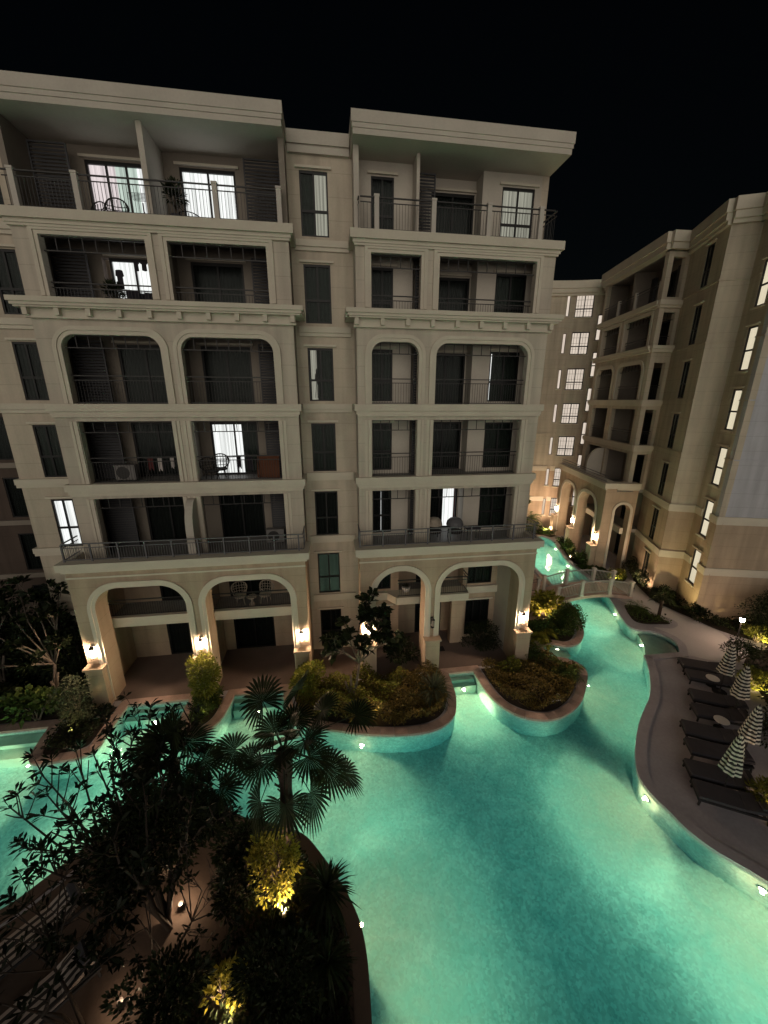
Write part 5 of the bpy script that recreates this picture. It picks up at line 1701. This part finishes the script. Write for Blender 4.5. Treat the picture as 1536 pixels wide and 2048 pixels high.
WARMW = (1., .72, .31)
PL = [(17.85, 2.5, 1.0, 'in the far bank wall beside the small oval bed'), (10.5, -8.25, 1.3, 'in the deck wall opposite the nearest loungers'), (11.6, -11.0, 1.3, 'in the deck wall at the right edge'),
      (6.0, -1.62, .8, 'in the step riser of the inlet between the two rounded beds'), (-7.75, -1.66, .9, 'in the step riser of the wide inlet under the outermost arch'), (-3.5, -1.66, .8, 'in the step riser of the inlet under the second wide arch'),
      (-17, -4.0, 2.0, 'in the wall at the far left'), (.9, -4.6, 1.2, 'under the coping of the kidney-shaped bed'), (11.9, -3.0, 1.1, 'under the coping of the rounded bed, facing the channel'),
      (12.0, -.25, .7, 'in the little inlet by the tongue-shaped bed'), (.3, -10.2, 1.3, 'in the island wall below the dragon tree'), (20.3, 13.4, 1.0, 'in the far channel wall'), (19.25, 9.8, 1.0, 'in the far channel wall behind the footbridge'),
      (16.6, 13.3, .9, 'in the far end of the channel on the near side'), (-1.5, -7.85, .7, 'in the island tip below the tall fan palm'), (-11.4, -3.9, .9, 'at the corner of the left bed'), (-7.3, -7.3, .8, 'in the island wall behind the branches'),
      (.42, -13.2, 1.0, 'in the island wall beyond the bottom edge, added out of view'), (12.3, -12.8, 1.0, 'in the deck wall beyond the bottom right corner, added out of view'), (17.0, -.6, .55, 'in the riser of the stepped niche on the far bank')]  # lamps beyond the bottom edge are unseen, kept to light the water there
for x, y, pw, where in PL:
    riser = 'step riser' in where
    p, nr = (Vector((x, y - .52)), Vector((0, -1))) if riser else inward(x, y) if 'riser of the stepped' not in where else (Vector((16.97, -.55)), Vector((-.97, .25)))
    z = WZ - (.62 if 'kidney' in where or riser else .32)
    t = thing('pool_lamp', 'round underwater lamp glowing ' + where, 'pool lamp', (p.x, p.y, z), 'underwater lamps of the pool')
    R_ = Vector((0, 0, 1)).rotation_difference(Vector((nr.x, nr.y, 0))).to_matrix().to_4x4()
    F = Matrix.Translation((p.x, p.y, z)) @ R_
    MB(F).lathe([(.115, .0), (.115, .025), (.095, .035), (.09, .02)], n=16).build('rim', 'step', t)
    MB(F).lathe([(.088, .021), (.08, .03), (.05, .036)], n=16).build('lens', 'poollens', t)
    q = Vector((p.x, p.y, z)) + Vector((nr.x, nr.y, 0)) * .14
    spot(q, (nr.x, nr.y, -.5), 2650 * pw, WARMW, 160, 1., .09, 'pool_lamp_light')
    point(Vector((p.x, p.y, z)) + Vector((nr.x, nr.y, 0)) * .12, 80 if y < -7 and x > 5 else 40 if x > 16 else 14, (1., .74, .36), .04, 'pool_lamp_halo')  # extra point light added to imitate bloom round the lens
# garden spotlights
GS = [(-1.55, -9.95, .12, (-.25, .8, .75), 520, 'below the yellow-green shrub on the island'), (-4.25, -9.35, .16, None, 34, 'at the foot of the frangipani trunk'),
      (-2.5, -11.6, .12, (-.3, .5, .6), 420, 'at the bottom edge beside the small leafy plant'), (-4.95, -10.95, .14, None, 12, 'among the dark bushes beside the striped loungers'),
      (20.2, 6.0, .1, (.4, .5, .8), 200, 'behind the bridge railing'), (22.9, -2.15, .1, (.2, .7, .7), 260, 'beside the lamp post'),
      (18.75, -5.2, .1, (.3, .7, .7), 220, 'behind the farthest zigzag parasol'), (13.45, -9.85, .1, (.4, .7, .7), 300, 'below the pinkish lit leaves'), (12.3, 1.75, .3, (.3, .6, .8), 330, 'below the orange-lit plant'),
      (11.3, .36, .1, (-.02, .5, .9), 90, 'below the split-leaved plant at the inlet'), (17.6, 15.9, .1, (.1, .5, 1), 900, 'at the far end of the channel, under the yellow shrub'), (-10.55, -2.95, .1, (0, .6, .8), 60, 'in the left bed'),
      (-5.6, -2.85, .1, (0, .5, .9), 60, 'at the tip of the planted tongue between the inlets'), (1.5, -3.9, .1, (0, .6, .5), 150, 'at the front of the kidney-shaped bed'),
      (21.0, 5.0, .1, (.35, .1, 1), 430, 'at the foot of the second building by the footbridge'), (20.3, 1.6, .1, (.3, .25, 1), 300, 'in the small oval bed, shining up the second building'),
      (19.75, 10.6, .1, (.05, .1, 1), 380, 'between the pedestals across the channel'), (20.6, 14.2, .1, (.1, .1, 1), 400, 'near the farthest pedestal across the channel'), (21.2, 16.9, .1, (.15, .2, 1), 800, 'below the curved far wing')]
for x, y, z, d, wt, where in GS:
    t = thing('garden_spotlight', 'small black ground spotlight glowing ' + where, 'spotlight', (x, y, 0), 'garden spotlights among the plants')
    m = MB(); m.lathe([(.02, 0), (.02, z - .04), (.05, z - .03), (.06, z + .03), (.052, z + .03), (.048, z + .01)], (x, y), 10); m.build('housing', 'steel', t)
    m = MB(); m.lathe([(.03, z + .005), (.02, z + .008)], (x, y), 10); m.build('lens', 'spotlens', t)
    lc = (1., .76, .34) if wt < 320 and 'pink' not in where and 'orange' not in where and d else (1., .68, .42)
    if d: spot((x, y, z + .06), d, wt, lc, 140, .8, .05, 'garden_spotlight_light')
    else: point((x, y, z + .1), wt, lc, .05, 'garden_spotlight_light')
point((21.54, -1.62, 1.60), 34, (1., .68, .45), .12, 'lamp_post_light')
bpy.data.objects['lamp_post_light'].location = (21.40, -1.70, 1.45)

# ------------------------------------------------------------------ things on the balconies
def wicker_chair(loc, rz, label, mat='pale', group=None, hoop=True):
    t = thing('wicker_chair', label, 'chair', loc, group)
    ORG[t.name] = Vector((0, 0, 0))
    mt = 'wicker' if mat == 'pale' else 'blackwicker'
    MB().lathe([(.2, .36), (.27, .38), (.3, .42), (.27, .45), (.1, .46)], n=16).build('seat', mt, t)
    m = MB()                                    # round shell back of woven ribs
    for k in range(9):
        a = PI * (.0 + k / 8)
        m.tube([(.27 * math.cos(a), .27 * math.sin(a) * .5 + .05, .43), (.36 * math.cos(a), .2 + .16 * math.sin(a), .68), (.3 * math.cos(a), .3 + .06 * math.sin(a), .92 + .1 * math.sin(a))], .013, 5)
    for z, r in ((.55, .31), (.68, .36), (.8, .36)):
        m.tube([(r * math.cos(PI * k / 10), .12 + (z - .5) * .3 + .18 * math.sin(PI * k / 10), z) for k in range(11)], .014, 5)
    m.tube([(.37 * math.cos(2 * PI * k / 20), .26 + .03 * math.sin(2 * PI * k / 20), .74 + .31 * math.sin(2 * PI * k / 20)) for k in range(21)], .026, 6)
    m.build('backrest', mt, t)
    for a in (45, 135, 225, 315):
        x, y = .2 * math.cos(math.radians(a)), .2 * math.sin(math.radians(a))
        MB().tube([(x, y, .38), (x * 1.3, y * 1.3, 0)], [.022, .016], 6).build('leg', mt, t)
    t.rotation_euler = (0, 0, rz)
    return t


w1 = wicker_chair((-4.55, 1.0, FL[2]), .25, 'pale round-backed wicker chair left of the little table behind the second wide arch', group='pale wicker chairs on the second-storey balcony')
dup(w1, (-3.35, 1.0, FL[2]), -.25, 'pale round-backed wicker chair right of the little table behind the second wide arch')
t = thing('side_table', 'little pale round table between the two wicker chairs', 'side table', (-3.95, .8, FL[2]))
m = MB(); m.lathe([(.16, FL[2]), (.16, FL[2] + .03), (.05, FL[2] + .2), (.1, FL[2] + .42)], (-3.95, .8), 12); m.build('pedestal', 'wicker', t)
m = MB(); m.lathe([(.24, FL[2] + .42), (.25, FL[2] + .44), (.24, FL[2] + .46)], (-3.95, .8), 16); m.build('table_top', 'wicker', t)
w2 = wicker_chair((-7.35, 1.0, FL[7]), .2, 'black hooped wicker armchair before the lit pink and green curtains', 'black')
dup(w2, (-8.05, .75, FL[7]), -.5, 'low black wicker chair at the left of the lit top-floor door', scale=(1, 1, .75))
dup(w2, (-4.75, .9, FL[7]), .4, 'low black wicker chair before the lit white curtains of the top floor', scale=(1.1, 1.1, .7))
dup(w2, (-4.75, 1.0, FL[4]), .2, 'black wicker armchair before the lit door of the fourth storey')
dup(w2, (-5.05, .7, FL[4]), .9, 'dark armchair in the shadow left of the lit door of the fourth storey', scale=(1.05, 1.05, .9))


def drying_rack(loc, rz, label, clothes, group=None, wd=1.3, h=1.0):
    t = thing('drying_rack', label, 'drying rack', loc, group)
    ORG[t.name] = Vector((0, 0, 0))
    m = MB()
    for x in (-wd / 2, wd / 2):
        m.bar((x, -.28, 0), (x, .26, h), .02); m.bar((x, .28, 0), (x, -.26, h), .02)
    for y in (-.26, -.13, 0, .13, .26):
        m.bar((-wd / 2, y, h), (wd / 2, y, h), .012)
    m.build('frame', 'steel', t)
    t.rotation_euler = (0, 0, rz)
    out = []
    Rm = Matrix.Translation(loc) @ Matrix.Rotation(rz, 4, 'Z')
    for i, (x, y, ln, w_, mt, lb) in enumerate(clothes):
        vs, fs = [], []
        for j in range(7):
            u = j / 6
            for s_, z in ((-1, 0), (1, 0)):
                xx = x - w_ / 2 + w_ * u
                zz = h + .01 if s_ < 0 else h - ln * (1 + .12 * math.sin(u * 9 + i))
                vs.append((xx, y + .015 * math.sin(u * 12), zz)); vs.append((xx, y + .03 + .015 * math.sin(u * 12), zz))
        for j in range(6):
            a = 4 * j
            fs += [(a, a + 4, a + 6, a + 2), (a + 1, a + 3, a + 7, a + 5), (a, a + 1, a + 5, a + 4), (a + 2, a + 6, a + 7, a + 3)]
        o = MB(Rm).add(vs, fs).build('laundry', mt)
        tag(o, lb, 'laundry', 'laundry drying on the balconies')
    return t


drying_rack((-7.0, .75, FL[4]), .1, 'drying rack hung with laundry in the dark left balcony of the fourth storey', [(-.4, -.26, .45, .2, 'red', 'dark reddish garment at the left of the rack in the dark balcony'), (-.05, -.26, .5, .16, 'cloth2', 'pale garment in the middle of the rack in the dark balcony'), (.42, -.26, .42, .14, 'cloth2', 'pale narrow garment at the right of the rack in the dark balcony')])
drying_rack((-3.75, .8, FL[4]), .3, 'drying rack standing before the half-lit door of the fourth storey', [(-.15, -.13, .5, .16, 'cloth1', 'dark garment at the left of the rack before the half-lit door'), (.3, -.13, .6, .22, 'cloth1', 'dark garment at the right of the rack before the half-lit door')])
drying_rack((-6.95, .85, FL[6]), .35, 'drying rack piled with dark laundry before the lit door of the sixth storey', [(-.2, -.26, .6, .42, 'cloth1', 'broad dark shirt on the rack before the lit sixth-storey door'), (.35, -.1, .75, .34, 'cloth1', 'dark trousers on the rack before the lit sixth-storey door'), (.05, .13, .55, .3, 'cloth1', 'dark towel at the back of the rack before the lit sixth-storey door')])
for i, (x, ln, w_, lb) in enumerate([(-7.6, .62, .24, 'dark shirt hanging at the left edge of the lit sixth-storey door'), (-6.95, .34, .16, 'small dark cloth hanging first under the sixth-storey lattice'), (-6.68, .33, .2, 'small dark cloth hanging second under the sixth-storey lattice'), (-6.35, .5, .24, 'dark shirt hanging near the pier under the sixth-storey lattice')]):
    z = FL[6] + 2.12 - (.35 if i == 0 else 0) + (.12 if i == 3 else 0)
    m = MB()
    pts = [(x - w_ / 2, z), (x - w_ * .2, z + .02), (x + w_ * .2, z + .02), (x + w_ / 2, z), (x + w_ * .62, z - ln * .3), (x + w_ * .4, z - ln * .35), (x + w_ * .42, z - ln), (x, z - ln * 1.04), (x - w_ * .45, z - ln * .97), (x - w_ * .4, z - ln * .35), (x - w_ * .6, z - ln * .3)]
    m.prism(pts, 'y', 1.0, 1.03)
    tag(m.build('laundry', 'cloth1'), lb, 'laundry', 'laundry drying on the balconies')
t = thing('drying_rack', 'small wire basket rack standing against the right of the lit pink and green curtains', 'drying rack', (-6.35, .9, FL[7]))
m = MB()
for a in range(3):
    m.bar((-6.35 + .2 * math.cos(a * 2.1), .9 + .2 * math.sin(a * 2.1), FL[7]), (-6.35, .9, FL[7] + .55), .02)
m.bar((-6.35, .9, FL[7] + .5), (-6.35, .9, FL[7] + .8), .025)
m.build('stand', 'steel', t)
m = MB()
for i in range(7):
    m.bar((-6.75 + .03 * i, .9 - .2, FL[7] + 1.02 - .04 * i), (-5.98 - .03 * i, .9 - .2, FL[7] + 1.02 - .04 * i), .012)
    m.bar((-6.75 + .12 * i, .7, FL[7] + .8), (-6.75 + .12 * i, .7, FL[7] + 1.03), .01)
m.build('basket', 'steel', t)


def ac_unit(loc, label):
    t = thing('ac_unit', label, 'air conditioner', loc, 'outdoor air-conditioner units')
    x, y, z = loc
    m = MB(); m.box(x - .4, x + .4, y - .15, y + .15, z, z + .62); m.box(x - .42, x + .42, y - .16, y + .16, z + .62, z + .64); m.build('casing', 'white', t)
    m = MB(Matrix.Translation((x - .08, y - .151, z + .31)) @ Matrix.Rotation(PI / 2, 4, 'X'))
    m.lathe([(.26, -.002), (.26, .012), (.24, .016), (.05, .016)], n=20); m.build('fan_grille', 'steel', t)
    for sx in (-.3, .3):
        m = MB(); m.box(x + sx - .03, x + sx + .03, y - .17, y + .17, z - .06, z - .001); m.build('foot', 'steel', t)


ac_unit((-8.55, .85, FL[4] + .07), 'white air-conditioner unit beside the laundry rack in the dark fourth-storey balcony')
ac_unit((-2.6, .9, FL[3] + .07), 'pale air-conditioner unit at the right of the third-storey balcony')
t = thing('screen_board', 'rust-coloured board leaning in the right corner of the fourth-storey balcony', 'board', (-2.75, .7, FL[4]))
m = MB(); m.add([(-3.2, .95, FL[4]), (-2.2, .75, FL[4]), (-2.2, 1.0, FL[4] + .95), (-3.2, 1.2, FL[4] + .95), (-3.2, .98, FL[4]), (-2.2, .78, FL[4]), (-2.2, 1.03, FL[4] + .95), (-3.2, 1.23, FL[4] + .95)],
                [(0, 1, 2, 3), (7, 6, 5, 4), (0, 4, 5, 1), (1, 5, 6, 2), (2, 6, 7, 3), (3, 7, 4, 0)]); m.build('panel', 'orange', t)
for (x, y, lb, sc) in ((4.95, .35, 'pale domed cane chair at the left on the right-hand arcade roof terrace', 1.0), (5.95, .2, 'darker domed cane chair in the middle of the right-hand arcade roof terrace', 1.0)):
    t = thing('cane_chair', lb, 'chair', (x, y, FL[3]), 'domed cane chairs on the arcade roof')
    z = FL[3]
    m = MB(); m.lathe([(.42, z + .72), (.38, z + .9), (.26, z + 1.03), (.1, z + 1.08)], (x, y + .1), 16); m.build('hood', 'wicker' if x < 5.5 else 'rail', t)
    m = MB(); m.lathe([(.1, z + .34), (.34, z + .36), (.38, z + .42), (.34, z + .46)], (x, y), 16); m.build('seat', 'blackwicker', t)
    for a in (40, 140, 220, 320):
        px_, py_ = x + .34 * math.cos(math.radians(a)), y + .05 + .34 * math.sin(math.radians(a))
        m = MB(); m.tube([(px_, py_, z), (px_, py_, z + .74)], .018, 6); m.build('leg', 'blackwicker', t)
t = thing('folding_table', 'low dark table beside the domed cane chairs', 'table', (6.75, .1, FL[3]))
m = MB(); m.box(6.4, 7.1, -.2, .3, FL[3] + .6, FL[3] + .64); m.build('table_top', 'charcoal', t)
for sx in (6.45, 7.05):
    for sy in (-.15, .25):
        m = MB(); m.bar((sx, sy, FL[3]), (sx, sy, FL[3] + .6), .03); m.build('leg', 'steel', t)
for (x, y, k, r, lb) in ((-5.15, .55, 7, .3, 'dark leafy potted plant left of the lit white curtains on the top floor'), (-7.85, .9, 6, .34, 'dark green potted plant left of the lit sixth-storey door')):
    t = shrub('potted_plant', lb, (x, y, FL[k] + .35), (r, r, .55), 420, .22, .05, 'lf_dark', clumps=12, cat='potted plant')
    m = MB(); m.lathe([(.13, FL[k]), (.18, FL[k] + .34), (.2, FL[k] + .36), (.15, FL[k] + .36)], (x, y), 14); m.build('pot', 'charcoal', t)
t = thing('potted_plant', 'white bowl planter on the second-storey balcony behind the narrower arch', 'planter', (3.75, 1.0, FL[2]))
m = MB(); m.lathe([(.1, FL[2]), (.2, FL[2] + .18), (.24, FL[2] + .32), (.2, FL[2] + .33)], (3.75, 1.0), 16); m.build('pot', 'ceramic', t)
V, Q = leafset(np.repeat([[3.75, 1.0, FL[2] + .3]], 40, 0), sph(40) * [1, 1, .4] + [0, 0, .8], .3, .06)
npmesh('foliage', V, Q, 'lf_dark', t)
# room things seen through two windows
t = thing('tripod_stand', 'dark tripod stand silhouetted behind the fifth-storey window of the narrow column', 'stand', (-.38, 1.33, FL[5]))
m = MB()
m.lathe([(.02, FL[5] + 1.05), (.085, FL[5] + 1.1), (.07, FL[5] + 1.28), (.03, FL[5] + 1.36), (.035, FL[5] + 1.46), (.012, FL[5] + 1.53)], (-.38, 1.345), 12); m.build('head', 'steel', t)
for dx in (-.1, .02, .12):
    m = MB(); m.bar((-.38, 1.345, FL[5] + 1.06), (-.38 + dx, 1.345, FL[5] + .3), .018); m.build('leg', 'steel', t)
# terrace seats under the narrower arches
t = thing('deck_chair', 'dark reclining chair on the terrace behind the slim pier', 'chair', (3.2, .3, 0))
m = MB(); m.bar((2.6, .1, .05), (3.6, .1, .55), .04); m.bar((2.6, .6, .05), (3.6, .6, .55), .04); m.build('frame', 'post', t)
m = MB(); m.add([(2.7, .12, .12), (3.6, .12, .57), (3.6, .58, .57), (2.7, .58, .12), (2.7, .12, .15), (3.6, .12, .6), (3.6, .58, .6), (2.7, .58, .15)], [(3, 2, 1, 0), (4, 5, 6, 7), (0, 1, 5, 4), (1, 2, 6, 5), (2, 3, 7, 6), (3, 0, 4, 7)]); m.build('seat', 'charcoal', t)
m = MB(); m.box(5.15, 5.75, .1, .5, .012, .03); tag(m.build('doormat', 'charcoal2'), 'dark doormat on the paving before the door behind the corner arch', 'doormat')
m = MB(); m.box(9.35, 9.85, -4.05, -3.75, .1, .16); m.box(9.4, 9.8, -4.02, -3.78, .012, .1); tag(m.build('access_cover', 'ceramic'), 'pale square cover on the coping side of the rounded bed', 'cover')
t = thing('garden_bench', 'dark bench against the block corner beside the footbridge approach', 'bench', (10.9, 4.2, 0))
m = MB(); m.box(10.3, 11.5, 4.0, 4.4, .4, .45); m.build('seat', 'charcoal2', t)
for x in (10.4, 11.4):
    m = MB(); m.box(x - .03, x + .03, 4.03, 4.37, 0, .4); m.build('leg', 'charcoal2', t)

# ------------------------------------------------------------------ sky, sun, camera
W = bpy.data.worlds.new('World'); S.world = W; W.use_nodes = True
t = W.node_tree
for n in list(t.nodes): t.nodes.remove(n)
sk = t.nodes.new('ShaderNodeTexSky'); sk.sky_type = 'NISHITA'; sk.sun_disc = False
SUN_EL, SUN_AZ = math.radians(8), math.radians(188)     # azimuth clockwise from +Y: behind the camera, a little to the right
sk.sun_elevation = SUN_EL; sk.sun_rotation = SUN_AZ
bg = t.nodes.new('ShaderNodeBackground'); bg.inputs['Strength'].default_value = .0006
ow = t.nodes.new('ShaderNodeOutputWorld')
t.links.new(sk.outputs[0], bg.inputs[0]); t.links.new(bg.outputs[0], ow.inputs[0])
sl = bpy.data.lights.new('sun', 'SUN'); sl.energy = 1.18; sl.angle = math.radians(64); sl.color = (1., .91, .78)
so_ = bpy.data.objects.new('sun', sl); COL.objects.link(so_)
sd_ = Vector((math.sin(SUN_AZ) * math.cos(SUN_EL), math.cos(SUN_AZ) * math.cos(SUN_EL), math.sin(SUN_EL)))
so_.rotation_euler = (-sd_).to_track_quat('-Z', 'Y').to_euler()
so_.location = sd_ * 60

cam = bpy.data.cameras.new('camera'); co = bpy.data.objects.new('camera', cam); COL.objects.link(co)
p_, r_, y_ = math.radians(16.235), math.radians(.167), math.radians(8.243)
fw = Vector((math.sin(y_) * math.cos(p_), math.cos(y_) * math.cos(p_), -math.sin(p_)))
rt = Vector((math.cos(y_), -math.sin(y_), 0)); up = rt.cross(fw)
r1 = rt * math.cos(r_) + up * math.sin(r_); u1 = -rt * math.sin(r_) + up * math.cos(r_)
mw = Matrix.Identity(4)
mw.col[0][:3] = r1; mw.col[1][:3] = u1; mw.col[2][:3] = -fw; mw.col[3][:3] = (0, -16.8, 12.8)
co.matrix_world = mw
cam.sensor_fit = 'VERTICAL'; cam.sensor_height = 36; cam.lens = 769 / 2048 * 36
cam.clip_end = 500; cam.clip_start = .05
S.camera = co
S.view_settings.view_transform = 'Standard'; S.view_settings.look = 'None'; S.view_settings.exposure = 0; S.view_settings.gamma = 1
S.render.engine = 'CYCLES'
S.cycles.use_denoising = True
try:
    S.cycles.denoiser = 'OPENIMAGEDENOISE'
except Exception:
    pass
S.cycles.max_bounces = 7; S.cycles.diffuse_bounces = 3; S.cycles.transmission_bounces = 6; S.cycles.transparent_max_bounces = 12
S.cycles.sample_clamp_indirect = 3; S.cycles.sample_clamp_direct = 0
S.cycles.blur_glossy = .5
S.cycles.use_light_tree = True
